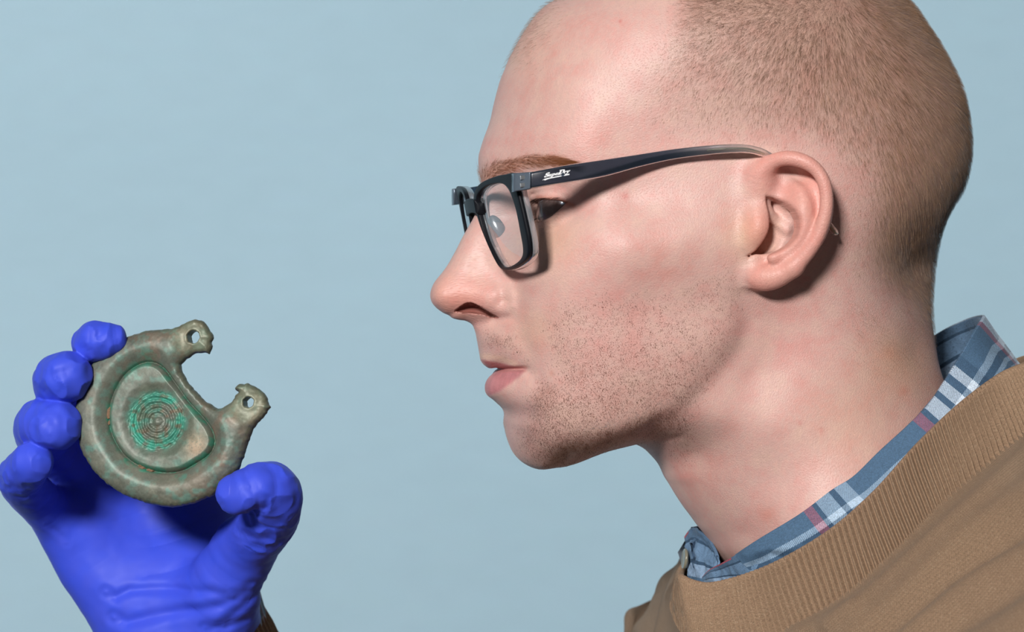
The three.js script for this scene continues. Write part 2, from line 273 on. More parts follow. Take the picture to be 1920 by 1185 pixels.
function sampleQ(a, b) {
  const x = clamp((a - A0) / G, 1.001, GA - 3.001), y = clamp((b - B0) / G, 1.001, GB - 3.001), i = Math.floor(x), j = Math.floor(y), t = x - i, s = y - j;
  const cub = (w, v, t) => { const t2 = t * t, t3 = t2 * t; w[0] = (1 - 3 * t + 3 * t2 - t3) / 6; w[1] = (4 - 6 * t2 + 3 * t3) / 6; w[2] = (1 + 3 * t + 3 * t2 - 3 * t3) / 6; w[3] = t3 / 6; v[0] = (-1 + 2 * t - t2) / 2; v[1] = (-4 * t + 3 * t2) / 2; v[2] = (1 + 2 * t - 3 * t2) / 2; v[3] = t2 / 2; };
  cub(wx, vx, t); cub(wy, vy, s);
  let q = 0, qa = 0, qb = 0, d = 0;
  for (let n = 0; n < 4; n++) { const o = (j - 1 + n) * GA + i - 1; let r = 0, ra = 0, rd = 0; for (let m = 0; m < 4; m++) { const v = QG[o + m]; r += wx[m] * v; ra += vx[m] * v; rd += wx[m] * DG[o + m]; } q += wy[n] * r; qa += wy[n] * ra; qb += vy[n] * r; d += wy[n] * rd; }
  out.q = q; out.a = qa / G; out.b = qb / G; out.d = d;
}
function headBase(a, b, w) { sampleQ(a, b); return (w * w - out.q) / Math.sqrt(4 * w * w + out.a * out.a + out.b * out.b + 30) - out.d; }
// eye
const EYEC = P3(1062, 391, 31), EYER = 12.1;
const lidHole = [[985, 366], [1008, 371.5], [1030, 374], [1046, 376], [1059, 381], [1050, 390], [1041, 399], [1033, 407], [1025, 412], [1015, 416], [985, 425]].map(([x, y]) => AB(x, y, 40));
// nostril
const nostril = [[857, 583], [864, 575.5], [877, 572.7], [894, 575.5], [909, 583], [929, 595], [919, 594], [905, 588.5], [886.5, 585.5], [872, 585.5]].map(([x, y]) => AB(x, y, 9));
const NC = AB(892, 573, 9);
// ear: rolled rim, inner ridge, lobe, tragus, a thin plate between, and the bowl carved out
const earW = (px) => 73 + (px - 1440) / 115 * 14;
const E4 = (px, py, r, lift = 0) => [...P3(px, py, earW(px) + lift), r];
const helix = chain([E4(1433, 372, 3.4, -4.5), E4(1427, 345, 3.8, -2), E4(1430, 320, 3.3, 0), E4(1447, 304, 3.0, 1.5), E4(1470, 297, 3.0, 2.5), E4(1492, 298, 3.0, 2.5), E4(1516, 307, 2.9, 2), E4(1534, 322, 2.7, 1), E4(1546, 345, 2.7, 0.5), E4(1550, 376, 2.7, 0), E4(1546, 408, 2.8, -0.5), E4(1534, 442, 2.9, -1), E4(1512, 475, 3.2, -1.5), E4(1488, 500, 3.6, -2)]);
const lobe = chain([E4(1488, 500, 3.8, -2.5), E4(1462, 515, 4.8, -2.5), E4(1437, 520, 5.6, -3), E4(1421, 515, 5.4, -4), E4(1415, 495, 4.5, -5)]);
const anti = chain([E4(1482, 346, 2.6, -7), E4(1500, 362, 3.4, -3.5), E4(1508, 385, 3.8, -2), E4(1510, 412, 3.8, -1.5), E4(1504, 438, 3.6, -1.5), E4(1490, 460, 3.3, -2), E4(1470, 475, 3.0, -1.5), E4(1452, 482, 3.0, 0)]);
const crusLow = chain([E4(1440, 363, 2.0, -7.5), E4(1462, 368, 2.6, -5.5), E4(1484, 378, 3.0, -3.5), E4(1500, 396, 3.4, -2)]);
const tragus = chain([E4(1423, 408, 2.6, 0.5), E4(1424, 424, 3.0, 2), E4(1417, 440, 3.0, 1.5), E4(1408, 455, 2.6, 0)]);
const crusHelix = chain([E4(1430, 378, 2.8, -4.5), E4(1441, 400, 2.4, -6), E4(1457, 416, 2.1, -9), E4(1474, 429, 1.8, -9.5)]);
const conchaPoly = [[1438, 368], [1452, 371], [1469, 380], [1481, 396], [1487, 412], [1488, 430], [1484, 447], [1473, 461], [1459, 470], [1444, 476], [1424, 481], [1411, 485], [1405, 479], [1412, 468], [1423, 450], [1431, 430], [1434, 410], [1436, 390]].map(([x, y]) => AB(x, y, 74));
const earOut = [[1424, 330], [1438, 304], [1457, 294], [1487, 289], [1516, 298], [1540, 318], [1556, 346], [1558, 377], [1554, 410], [1543, 445], [1519, 480], [1490, 512], [1457, 533], [1423, 542], [1408, 536], [1403, 515], [1404, 480], [1420, 440], [1430, 400]].map(([x, y]) => AB(x, y, 78));
const earA0 = AB(1440, 400, 73)[0], earA1 = AB(1555, 400, 87)[0];
const fossa = AB(1472, 327, 76), earFront = chain([E4(1425, 330, 4.2, -3), E4(1419, 360, 5.2, -4.5), E4(1421, 390, 5, -5), E4(1418, 420, 4.2, -4)]);
function earField(a, b, w) {
  let d = smin(smin(helix(a, b, w, 3), lobe(a, b, w, 3), 3), smin(anti(a, b, w, 3), crusLow(a, b, w, 3), 3.5), 2.6);
  const pw = 73 + (a - earA0) / (earA1 - earA0) * 14 - 5.2 - 9 * Math.exp(-(((a - fossa[0]) / 9.5) ** 2) - (((b - fossa[1]) / 4.6) ** 2));
  const e = polyDist(a, b, earOut);
  if (e < 6) d = smin(d, smax(Math.abs(w - pw) - 1.4, e + 2, 1.5), 3.5);
  return d;
}
function headField(a, b, w) {
  w = Math.abs(w);
  let f = headBase(a, b, w);
  if (a < -25) {
    const ex = a - EYEC[0], ey = b - EYEC[1], ew = w - EYEC[2], r2 = ex * ex + ey * ey + ew * ew;
    if (r2 < 700) {
      const r = Math.sqrt(r2);
      f = smin(f, r - EYER - 1.1, 3.5);
      f = smax(f, -smax(smax(polyDist(a, b, lidHole), r - EYER - 3.5, 0.4), 22 - w, 1), 0.7);
    }
    if (a < -75 && b < -30 && b > -50 && w < 30) {
      const n = polyDist(a, b, nostril);
      f = smax(f, -smax(n, 4.6 - w, 0.8), 1.1);
      const ea = (a - NC[0]) / 5.6, eb = (b - NC[1]) / 3, ec = (w - 8.6) / 3.8;
      f = smax(f, -(Math.sqrt(ea * ea + eb * eb + ec * ec) - 1) * 3, 0.8);
    }
  } else if (w > 52 && a > -16 && a < 72 && b > -46 && b < 36) {
    f = smin(f, earField(a, b, w), 4.5);
    f = smin(f, earFront(a, b, w), 9);
    const cp = polyDist(a, b, conchaPoly);
    if (cp < 6) {
      const floor = 58.5 + 10 * sstep(a, AB(1425, 440, 72)[0], AB(1492, 440, 76)[0]);
      f = smax(f, -smax(cp, floor - w, 2.5), 1.6);
      f = smin(f, crusHelix(a, b, w, 2), 2.5);
    }
    f = smin(f, tragus(a, b, w) + 0.8, 8);
  }
  return f;
}
// end inside the clothes
const cutP = AB(1600, 1015, 0);
const bodyField = (a, b, w) => Math.max(headField(a, b, w), (a - cutP[0]) * 0.54 - (b - cutP[1]) * 0.84);
// ---------------------------------------------------------------- the person: one continuous skin
const FINE = 1;
const body = surfaceNets(bodyField, axis(-128, -45, 0.62 * FINE, 12, 1.0 * FINE, 62, 0.6 * FINE, 119, 1.1 * FINE), axis(-175, -88, 1.1 * FINE, 32, 0.62 * FINE, 128, 1.1 * FINE), axis(-96, -56, 1.2 * FINE, 0, 1.5 * FINE, 96, 0.72 * FINE));
// where hair grows, in photo pixels of the near side (the far side mirrors it)
const HAIRLINE = [[1262, -150], [1256, 0], [1247, 60], [1232, 105], [1207, 140], [1196, 175], [1210, 215], [1240, 246], [1290, 264], [1370, 277], [1430, 285], [1500, 270], [1545, 290], [1578, 340], [1586, 400], [1576, 450], [1580, 500], [1612, 548], [1665, 598], [1725, 662], [1800, 700], [1900, 690], [1960, 200], [1700, -200]];
const scalp = (x, y) => {
  const d = polyDist(x, y, HAIRLINE);
  if (d > 14) return 0;
  const t = Math.max(sstep((x - 1150) / 500 * 0.6 + (280 - y) / 280 * 0.62, 0.2, 0.92), sstep(x, 1555, 1690) * sstep(-d, 0, 110));
  return sstep(-d, -14, 60) * (0.16 + 0.84 * t);
};
const BEARD = [[1005, 600], [1030, 560], [1120, 545], [1260, 535], [1350, 500], [1385, 470], [1396, 540], [1392, 640], [1340, 730], [1300, 790], [1330, 850], [1290, 880], [1240, 880], [1180, 850], [1020, 890], [960, 850], [948, 790], [972, 770], [985, 735], [1000, 720], [996, 690], [985, 683], [960, 668], [930, 664], [903, 660], [890, 616], [925, 606], [965, 622], [990, 655], [1010, 700], [1030, 700], [1015, 640]];
const beard = (x, y) => { const d = polyDist(x, y, BEARD); return d > 6 ? 0 : sstep(-d, -6, 45) * (1 - 0.75 * sstep(y, 785, 830) * sstep(x, 1130, 1180)) * (0.35 + 0.45 * sstep(y, 600, 760) + 0.9 * Math.exp(-(((x - 945) / 45) ** 2) - ((y - 640) / 22) ** 2) + 0.9 * Math.exp(-(((x - 1010) / 22) ** 2) - ((y - 735) / 36) ** 2)); };
const LIP_LOW = [[926, 697], [945, 694], [966, 693], [987, 692], [975, 706], [955, 721], [938, 734], [915, 745], [905, 730], [912, 712]];
const LIP_UP = [[902, 674], [915, 676], [940, 680], [965, 687], [987, 691], [960, 693], [928, 698], [912, 690]];
const SPOTS = [[1173, 368, 7, [205, 112, 104], 0.6], [1091, 700, 5, [150, 88, 70], 0.6], [1668, 662, 15, [212, 118, 100], 0.45], [1694, 733, 9, [206, 110, 100], 0.4], [1440, 965, 18, [205, 118, 96], 0.35], [1163, 40, 3, [190, 80, 70], 0.5], [1500, 793, 5, [200, 100, 95], 0.4], [1541, 806, 4, [190, 90, 85], 0.4], [1035, 700, 5, [170, 100, 75], 0.35], [1645, 860, 3, [195, 95, 80], 0.5], [1300, 880, 45, [205, 125, 112], 0.4], [1010, 170, 30, [200, 130, 118], 0.25], [1120, 255, 50, [212, 140, 128], 0.25], [1460, 640, 80, [210, 138, 132], 0.3], [1160, 620, 110, [214, 146, 138], 0.35], [1250, 470, 60, [200, 140, 125], 0.3]];
const YELLOW = [[1405, 440, 45, 0.5], [1030, 450, 50, 0.45], [1000, 620, 40, 0.3], [1690, 680, 70, 0.5], [950, 60, 90, 0.3], [1600, 800, 90, 0.25]];
function skinColour(a, b, w) {
  const aw = Math.abs(w), [x, y] = headPx(a, b, aw), m = fbm(a / 7, b / 7, w / 7, 3) - 0.5, f = noise3(a / 1.1, b / 1.1, w / 1.1) - 0.5, ff = noise3(a / 0.55 + 31, b / 0.55, w / 0.55) - 0.5;
  let c = L(211, 171, 161);
  c = mix3(c, L(204, 138, 128), clamp(0.15 + m * 0.9 + f * 0.5, 0, 0.7));
  c = mix3(c, L(210, 176, 154), clamp(m * -0.8 + ff * 0.4, 0, 0.5));
  for (const [sx, sy, r, s, k] of SPOTS) { const d2 = ((x - sx) ** 2 + (y - sy) ** 2) / (r * r); if (d2 < 5) c = mix3(c, L(...s), k * Math.exp(-d2) * (r > 20 ? clamp(0.75 + m * 2, 0.3, 1.3) : 1)); }
  for (const [sx, sy, r, k] of YELLOW) { const d2 = ((x - sx) ** 2 + (y - sy) ** 2) / (r * r); if (d2 < 5) c = mix3(c, L(216, 172, 138), k * Math.exp(-d2)); }
  const nose = Math.exp(-(((x - 862) / 60) ** 2) - ((y - 560) / 45) ** 2);
  c = mix3(c, L(214, 126, 108), 0.55 * nose);
  if (aw > 60 && x > 1395 && x < 1575 && y > 280 && y < 555) c = mix3(c, L(218, 140, 124), 0.5 * sstep(headBase(a, b, aw), 0.4, 6));
  if (aw < 14 && polyDist(a, b, nostril) < 0.6) c = mix3(c, L(120, 58, 48), 0.8);  // nostril interior painted dark red, the shade inside included
  c = mix3(c, L(164, 130, 116), 0.5 * clamp(beard(x, y), 0, 1));
  const h = scalp(x, y);
  c = mix3(c, L(160, 125, 104), 0.62 * h);
  const dl = polyDist(x, y, LIP_LOW), du = polyDist(x, y, LIP_UP), lines = 0.85 + 0.3 * noise3(a * 0.6 + w * 0.7, b * 0.15, w * 0.7);
  c = mix3(c, L(188, 118, 121).map((v) => v * lines), 0.9 * sstep(-dl, -4, 5));
  c = mix3(c, L(168, 84, 86), 0.85 * sstep(-du, -3, 4));
  const pale = Math.exp(-(segDist2(x, y, [[903, 668], [935, 671], [965, 682]]) ** 2) / 36);
  c = mix3(c, L(222, 184, 160), 0.6 * pale * (1 - sstep(-du, -2, 3)));
  const lid = Math.exp(-(segDist2(x, y, [[1008, 371], [1050, 375], [1075, 385]]) ** 2) / 30) * (aw > 25 ? 1 : 0);
  c = mix3(c, L(190, 108, 84), 0.6 * lid);
  const br = segDist2(x, y, [[905, 332], [925, 320], [955, 309], [990, 302], [1025, 300], [1055, 303]]);
  c = mix3(c, L(184, 128, 98), 0.45 * (1 - sstep(br, 4, 16)));
  const k = 1 + f * 0.10 + ff * 0.08;
  return [c[0] * k, c[1] * k, c[2] * k];
}
const skinBump = dataTex(1024, (u, v) => {
  const cell = (f, s) => { const x = u * f, y = v * f, X = Math.floor(x), Y = Math.floor(y); let best = 9; for (let j = -1; j < 2; j++) for (let i = -1; i < 2; i++) { const cx = X + i, cy = Y + j, mx = ((cx % f) + f) % f, my = ((cy % f) + f) % f, dx = cx + hash3(mx, my, s) - x, dy = cy + hash3(mx, my, s + 9) - y; best = Math.min(best, dx * dx + dy * dy); } return Math.sqrt(best); };
  const p = cell(38, 3), q = cell(80, 4), k = 150 + 40 * Math.min(p, 0.8) + 50 * Math.min(q, 0.7) - 70 * Math.exp(-p * p * 40) + (tileNoise(u, v, 128, 5) - 0.5) * 40;
  return [k, k, k];
});
const skinMat = new THREE.MeshPhysicalMaterial({ name: 'skin', vertexColors: true, roughness: 0.46, specularIntensity: 0.8, bumpMap: skinBump, bumpScale: 0.00019, sheen: 0.25, sheenRoughness: 0.6, sheenColor: new THREE.Color(0.9, 0.6, 0.5) });
const person = (() => {
  const n = body.P.length / 3, P = [], N = [], C = [], UV = [], idx = Array.from(body.idx), R = 80;
  const ua = new Float32Array(n);
  for (let i = 0; i < n; i++) {
    const a = body.P[3 * i], b = body.P[3 * i + 1], w = body.P[3 * i + 2], na = body.N[3 * i], nb = body.N[3 * i + 1], nw = body.N[3 * i + 2], p = W3(headWorld(a, b, w));
    P.push(p.x, p.y, p.z);
    N.push(na * ct + nw * st, nb, -na * st + nw * ct);
    C.push(...skinColour(a, b, w));
    ua[i] = Math.atan2(w, -(a - 10));                    // unrolled about the head's own upright axis, the seam at the back
    UV.push(ua[i] * R / 40, b / 40);
  }
  const twin = new Map();
  for (let t = 0; t < idx.length; t += 3) {              // close the seam
    const u = [0, 1, 2].map((k) => ua[idx[t + k]]);
    if (Math.max(...u) - Math.min(...u) < Math.PI) continue;
    for (let k = 0; k < 3; k++) if (u[k] < 0) {
      const i = idx[t + k];
      if (!twin.has(i)) { twin.set(i, P.length / 3); P.push(...P.slice(3 * i, 3 * i + 3)); N.push(...N.slice(3 * i, 3 * i + 3)); C.push(...C.slice(3 * i, 3 * i + 3)); UV.push((ua[i] + 2 * Math.PI) * R / 40, body.P[3 * i + 1] / 40); }
      idx[t + k] = twin.get(i);
    }
  }
  return add('person', geo(new Float32Array(P), new Float32Array(N), idx, { color: new Float32Array(C), uv: new Float32Array(UV) }), skinMat);
})();
tag(person, 'man with close-cropped hair and stubble, seen from the side in a brown sweater', 'person');

// strands: sampled on the skin, leaning along a flow
const hairMat = new THREE.MeshPhysicalMaterial({ name: 'hair', color: 0xffffff, roughness: 0.33, specularIntensity: 1 });
function strandGeo(rise, lean, segs = 3) {               // unit length, root at 0; +y is the skin's normal, +x the way it lies
  const P = [], N = [], I = [], S = 3;
  for (let k = 0; k <= segs; k++) {
    const t = k / segs, x = lean * t, y = rise * t * (1 - 0.35 * t), r = 1 - 0.75 * t;
    for (let s = 0; s < S; s++) { const q = s / S * 2 * Math.PI; P.push(x - Math.sin(q) * rise * r * 0.007, y + Math.sin(q) * lean * r * 0.007, Math.cos(q) * r * 0.007); N.push(-Math.sin(q) * rise, Math.sin(q) * lean, Math.cos(q)); }
    if (k) for (let s = 0; s < S; s++) { const a = (k - 1) * S + s, b = (k - 1) * S + (s + 1) % S; I.push(a, a + S, b, b, a + S, b + S); }
  }
  return geo(new Float32Array(P), new Float32Array(N), I);
}
function strands(name, parent, roots, g, mat = hairMat) {  // roots: {p, n, f, len, thick, c} in the head's frame
  const o = new THREE.InstancedMesh(g, mat, roots.length), M = new THREE.Matrix4(), X = new THREE.Vector3(), Y = new THREE.Vector3(), Z = new THREE.Vector3(), col = new THREE.Color();
  roots.forEach((r, i) => {
    Y.set(r.n[0] * ct + r.n[2] * st, r.n[1], -r.n[0] * st + r.n[2] * ct);
    X.set(r.f[0] * ct + r.f[2] * st, r.f[1], -r.f[0] * st + r.f[2] * ct).addScaledVector(Y, -X.dot(Y)).normalize();
    Z.crossVectors(X, Y).normalize();
    const p = W3(headWorld(...r.p)), l = r.len / 1000, w = l * (r.thick / r.len) / 0.007;
    // length along x and y, thickness along z: the cross-section keeps its own width
    M.makeBasis(X.multiplyScalar(l), Y.multiplyScalar(l), Z.multiplyScalar(w)).setPosition(p);
    o.setMatrixAt(i, M); o.setColorAt(i, col.setRGB(...r.c));
  });
  o.name = name; o.castShadow = o.receiveShadow = true; parent.add(o);
  return tag(o, 0, 0, 0, 'stuff');
}
const sampler = (() => {
  const T = body.idx, n = T.length / 3, cum = new Float64Array(n), p = body.P;
  let s = 0;
  for (let t = 0; t < n; t++) {
    const [i, j, k] = [T[3 * t] * 3, T[3 * t + 1] * 3, T[3 * t + 2] * 3], u = [p[j] - p[i], p[j + 1] - p[i + 1], p[j + 2] - p[i + 2]], v = [p[k] - p[i], p[k + 1] - p[i + 1], p[k + 2] - p[i + 2]];
    s += Math.hypot(u[1] * v[2] - u[2] * v[1], u[2] * v[0] - u[0] * v[2], u[0] * v[1] - u[1] * v[0]) / 2; cum[t] = s;
  }
  return () => {
    const r = rnd() * s; let lo = 0, hi = n - 1; while (lo < hi) { const m = (lo + hi) >> 1; if (cum[m] < r) lo = m + 1; else hi = m; }
    let u = rnd(), v = rnd(); if (u + v > 1) { u = 1 - u; v = 1 - v; }
    const [i, j, k] = [T[3 * lo] * 3, T[3 * lo + 1] * 3, T[3 * lo + 2] * 3], at = (A, c) => A[i + c] + (A[j + c] - A[i + c]) * u + (A[k + c] - A[i + c]) * v;
    return { p: [at(p, 0), at(p, 1), at(p, 2)], n: [at(body.N, 0), at(body.N, 1), at(body.N, 2)] };
  };
})();
const jitter = (f, k) => [f[0] + (rnd() - 0.5) * k, f[1] + (rnd() - 0.5) * k, f[2] + (rnd() - 0.5) * k];
{
  const hair = [], fuzz = [], stub = [];
  for (let tries = 0; tries < 420000; tries++) {
    const s = sampler(), [a, b, w] = s.p;
    if (w < -60 || (w < -20 && s.n[2] < -0.5 && rnd() < 0.75)) continue;
    const aw = Math.abs(w), [x, y] = headPx(a, b, aw), D = scalp(x, y);
    if (D > 0 && !(aw > 73 && x > 1400 && x < 1570 && y > 285)) {
      if (rnd() < 0.06 + 0.9 * D && hair.length < 110000) {
        const kx = x - 1610, ky = y + 20, r = Math.hypot(kx, ky) + 1, side = sstep(y, 120, 330) * sstep(1560 - x, 0, 200), back = sstep(y, 150, 420);
        let fx = kx / r, fy = -ky / r - 0.25 - back * 0.9 - side * 0.5;
        if (y > 520) fx += 0.5;
        const v = noise3(a / 4, b / 4, w / 4), light = 0.55 + 0.75 * rnd() + 0.35 * (v - 0.5), c = mix3(L(106, 78, 59), L(188, 150, 118), rnd() * 0.85).map((q) => q * light);
        hair.push({ ...s, f: jitter([fx + (v - 0.5) * 0.5, fy, w > 0 ? -0.1 : 0.1], 0.75), len: (1.1 + 3.0 * D) * (0.75 + 0.5 * rnd()), thick: 0.026 + 0.018 * rnd(), c });
      }
      continue;
    }
    const sparse = Math.exp(-(segDist2(x, y, [[1035, -20], [1010, 40], [985, 90]]) ** 2) / 900) * (aw < 40 ? 1 : 0.2);
    if (sparse > 0.05 && rnd() < sparse * 0.28) { fuzz.push({ ...s, f: jitter([-0.7, -0.25, 0], 0.9), len: 2.2 + 1.8 * rnd(), thick: 0.02, c: L(140, 104, 80) }); continue; }
    if (y > 540 && x > 1540 && y < 760 && rnd() < 0.3 * Math.exp(-(((y - 580) / 70) ** 2)) * sstep(x, 1540, 1660)) { fuzz.push({ ...s, f: jitter([0.6, -0.5, 0], 0.8), len: 2.2 + 1.6 * rnd(), thick: 0.016, c: L(160, 124, 98) }); continue; }
    const B = beard(x, y);
    if (B > 0 && rnd() < B * 0.55) {
      for (let k = 0; k < 3; k++) {
        const dark = 0.5 + 0.8 * rnd(), pa = a + (rnd() - 0.5) * 2.4 * (k > 0), pb = b + (rnd() - 0.5) * 2.4 * (k > 0);
        sampleQ(pa, pb);
        if (out.q < 4) continue;
        const ww = k ? (Math.sqrt(out.q) + out.d * Math.hypot(out.a, out.b, 2 * Math.sqrt(out.q)) / (2 * Math.sqrt(out.q))) * Math.sign(w) : w;
        if (Math.abs(ww - w) > 3) continue;
        stub.push({ p: [pa, pb, ww], n: s.n, f: jitter([0.15, -1, 0], 0.55), len: 0.4 + 0.35 * rnd(), thick: 0.056 + 0.024 * rnd(), c: L(96, 58, 40).map((q) => q * dark) });
      }
    }
  }
  console.log('hair', hair.length, fuzz.length, stub.length);
  tag(strands('cropped_hair', person, hair, strandGeo(0.64, 0.77)), 'short light brown cropped hair');
  strands('fine_hair', person, fuzz, strandGeo(0.6, 0.8));
  tag(strands('beard_stubble', person, stub, strandGeo(0.62, 0.7, 2)), 'short brown beard stubble');
  // brows on both sides
  const brows = [], path = [[903, 334], [925, 322], [955, 311], [990, 303], [1025, 300], [1055, 303], [1080, 310]];
  for (let i = 0; i < 2000; i++) {
    const t = rnd(), s = rnd() - 0.5, k = t * (path.length - 1), j = Math.min(Math.floor(k), path.length - 2), px = lerp(path[j][0], path[j + 1][0], k - j), py = lerp(path[j][1], path[j + 1][1], k - j) + s * (46 - 32 * t) * (0.6 + 0.4 * rnd()), side = i % 3 ? 1 : -1;
    let w = 30; for (let it = 0; it < 12; it++) { const [a, b] = AB(px, py, w); sampleQ(a, b); w = lerp(w, Math.sqrt(Math.max(out.q, 1)), 0.6); }
    const [a, b] = AB(px, py, w), h = 0.4, F = (x, y, z) => headBase(x, y, z), n = [F(a + h, b, w) - F(a - h, b, w), F(a, b + h, w) - F(a, b - h, w), F(a, b, w + h) - F(a, b, w - h)], l = Math.hypot(...n);
    const light = 0.7 + 0.7 * rnd(), f = [0.9, 0.5 - 0.75 * t, 0.7].map((v, q) => q === 2 ? v * side : v);
    brows.push({ p: [a, b, w * side], n: [n[0] / l, n[1] / l, n[2] / l * side], f: jitter(f, 0.6), len: (4.6 + 2.6 * rnd()) * (t < 0.12 ? 0.8 : 1), thick: 0.026, c: L(168, 108, 64).map((q) => q * light) });
  }
  tag(strands('eyebrow', person, brows, strandGeo(0.26, 0.95, 4)), 'reddish brown eyebrow hair');
  // lashes
  const lashes = [];
  for (let i = 0; i < 200; i++) {
    const side = i % 2 ? 1 : -1, up = i % 6 < 4, q = lerp(-0.9, 1.15, rnd()), R = EYER + 1.3, yy = up ? 4.0 : -4.2 + 3 * Math.max(0, Math.sin(q)) * 0.6, rr = Math.sqrt(R * R - yy * yy), d = [-Math.cos(q), 0, Math.sin(q)];
    lashes.push({ p: [EYEC[0] + d[0] * rr, EYEC[1] + yy, (EYEC[2] + d[2] * rr) * side], n: [d[0], up ? 0.05 : -0.2, d[2] * side], f: jitter([-0.8, up ? -0.7 : -0.35, d[2] * side * 0.25], 0.3), len: up ? 7 + 2.5 * rnd() : 4 + 1.5 * rnd(), thick: 0.035, c: L(60, 40, 28) });
  }
  strands('eyelash', person, lashes, strandGeo(0.95, 0.5, 4));
}
// eyes
{
  const target = atZ(300, 790, 0), eyeMat = new THREE.MeshPhysicalMaterial({ name: 'eye', vertexColors: true, roughness: 0.2, clearcoat: 0.4, clearcoatRoughness: 0.03 });
  for (const side of [1, -1]) {
    const c = headWorld(EYEC[0], EYEC[1], EYEC[2] * side), gaze = new THREE.Vector3(target[0] - c[0], target[1] - c[1], target[2] - c[2]).normalize(), g = new THREE.SphereGeometry(1, 96, 72), p = g.attributes.position, C = new Float32Array(p.count * 3), v = new THREE.Vector3();
    for (let i = 0; i < p.count; i++) {
      v.fromBufferAttribute(p, i); const q = Math.acos(clamp(v.dot(gaze), -1, 1)), R = EYER + 0.9 * Math.exp(-((q / 0.42) ** 4));
      const n = noise3(v.x * 14, v.y * 14, v.z * 14);
      let col = mix3(L(134, 114, 110), L(110, 84, 78), clamp(n * 0.4 + sstep(q, 0.9, 1.6) * 0.4, 0, 1));  // eye white painted darker for the shade of temple and lid
      col = mix3(col, mix3(L(70, 50, 38), L(98, 76, 56), noise3(v.x * 40, v.y * 40, v.z * 40)), 1 - sstep(q, 0.5, 0.56));
      col = mix3(col, [0.004, 0.004, 0.004], 1 - sstep(q, 0.2, 0.24));
      C.set(col, 3 * i);
      const m = W3([c[0] + v.x * R, c[1] + v.y * R, c[2] + v.z * R]); p.setXYZ(i, m.x, m.y, m.z);
    }
    g.setAttribute('color', new THREE.BufferAttribute(C, 3)); g.computeVertexNormals();
    part('eye', g, eyeMat, person);
  }
}
// ---------------------------------------------------------------- eyeglasses, built in the head's frame
const sweepGeo = (secs, { cap = true, color } = {}) => {   // secs: rings of [x,y,z] mm points; quads between neighbours
  const m = secs[0].length, P = [], I = [], C = [];
  secs.forEach((r, k) => r.forEach((p) => { const v = W3(p); P.push(v.x, v.y, v.z); if (color) C.push(...color(k / (secs.length - 1))); }));
  for (let k = 0; k + 1 < secs.length; k++) for (let j = 0; j < m; j++) { const a = k * m + j, b = k * m + (j + 1) % m; I.push(a, b, a + m, b, b + m, a + m); }
  if (cap) for (const k of [0, secs.length - 1]) { const o = P.length / 3, c = secs[k].reduce((s, p) => s.map((v, q) => v + p[q] / m), [0, 0, 0]), v = W3(c); P.push(v.x, v.y, v.z); if (color) C.push(...color(k ? 1 : 0)); for (let j = 0; j < m; j++) k ? I.push(k * m + j, k * m + (j + 1) % m, o) : I.push((j + 1) % m, j, o); }
  return geo(new Float32Array(P), null, I, color ? { color: new Float32Array(C) } : {});
};
const loopGeo = (secs) => {                               // a closed loop of rings
  const m = secs[0].length, n = secs.length, P = [], I = [];
  secs.forEach((r) => r.forEach((p) => { const v = W3(p); P.push(v.x, v.y, v.z); }));
  for (let k = 0; k < n; k++) for (let j = 0; j < m; j++) { const a = k * m + j, b = k * m + (j + 1) % m, c = ((k + 1) % n) * m + j, d = ((k + 1) % n) * m + (j + 1) % m; I.push(a, b, c, b, d, c); }
  return geo(new Float32Array(P), null, I);
};
const glasses = new THREE.Group(); glasses.name = numbered('eyeglasses'); scene.add(glasses);
tag(glasses, 'dark framed eyeglasses with clear temple tips worn by the man in profile', 'eyeglasses');
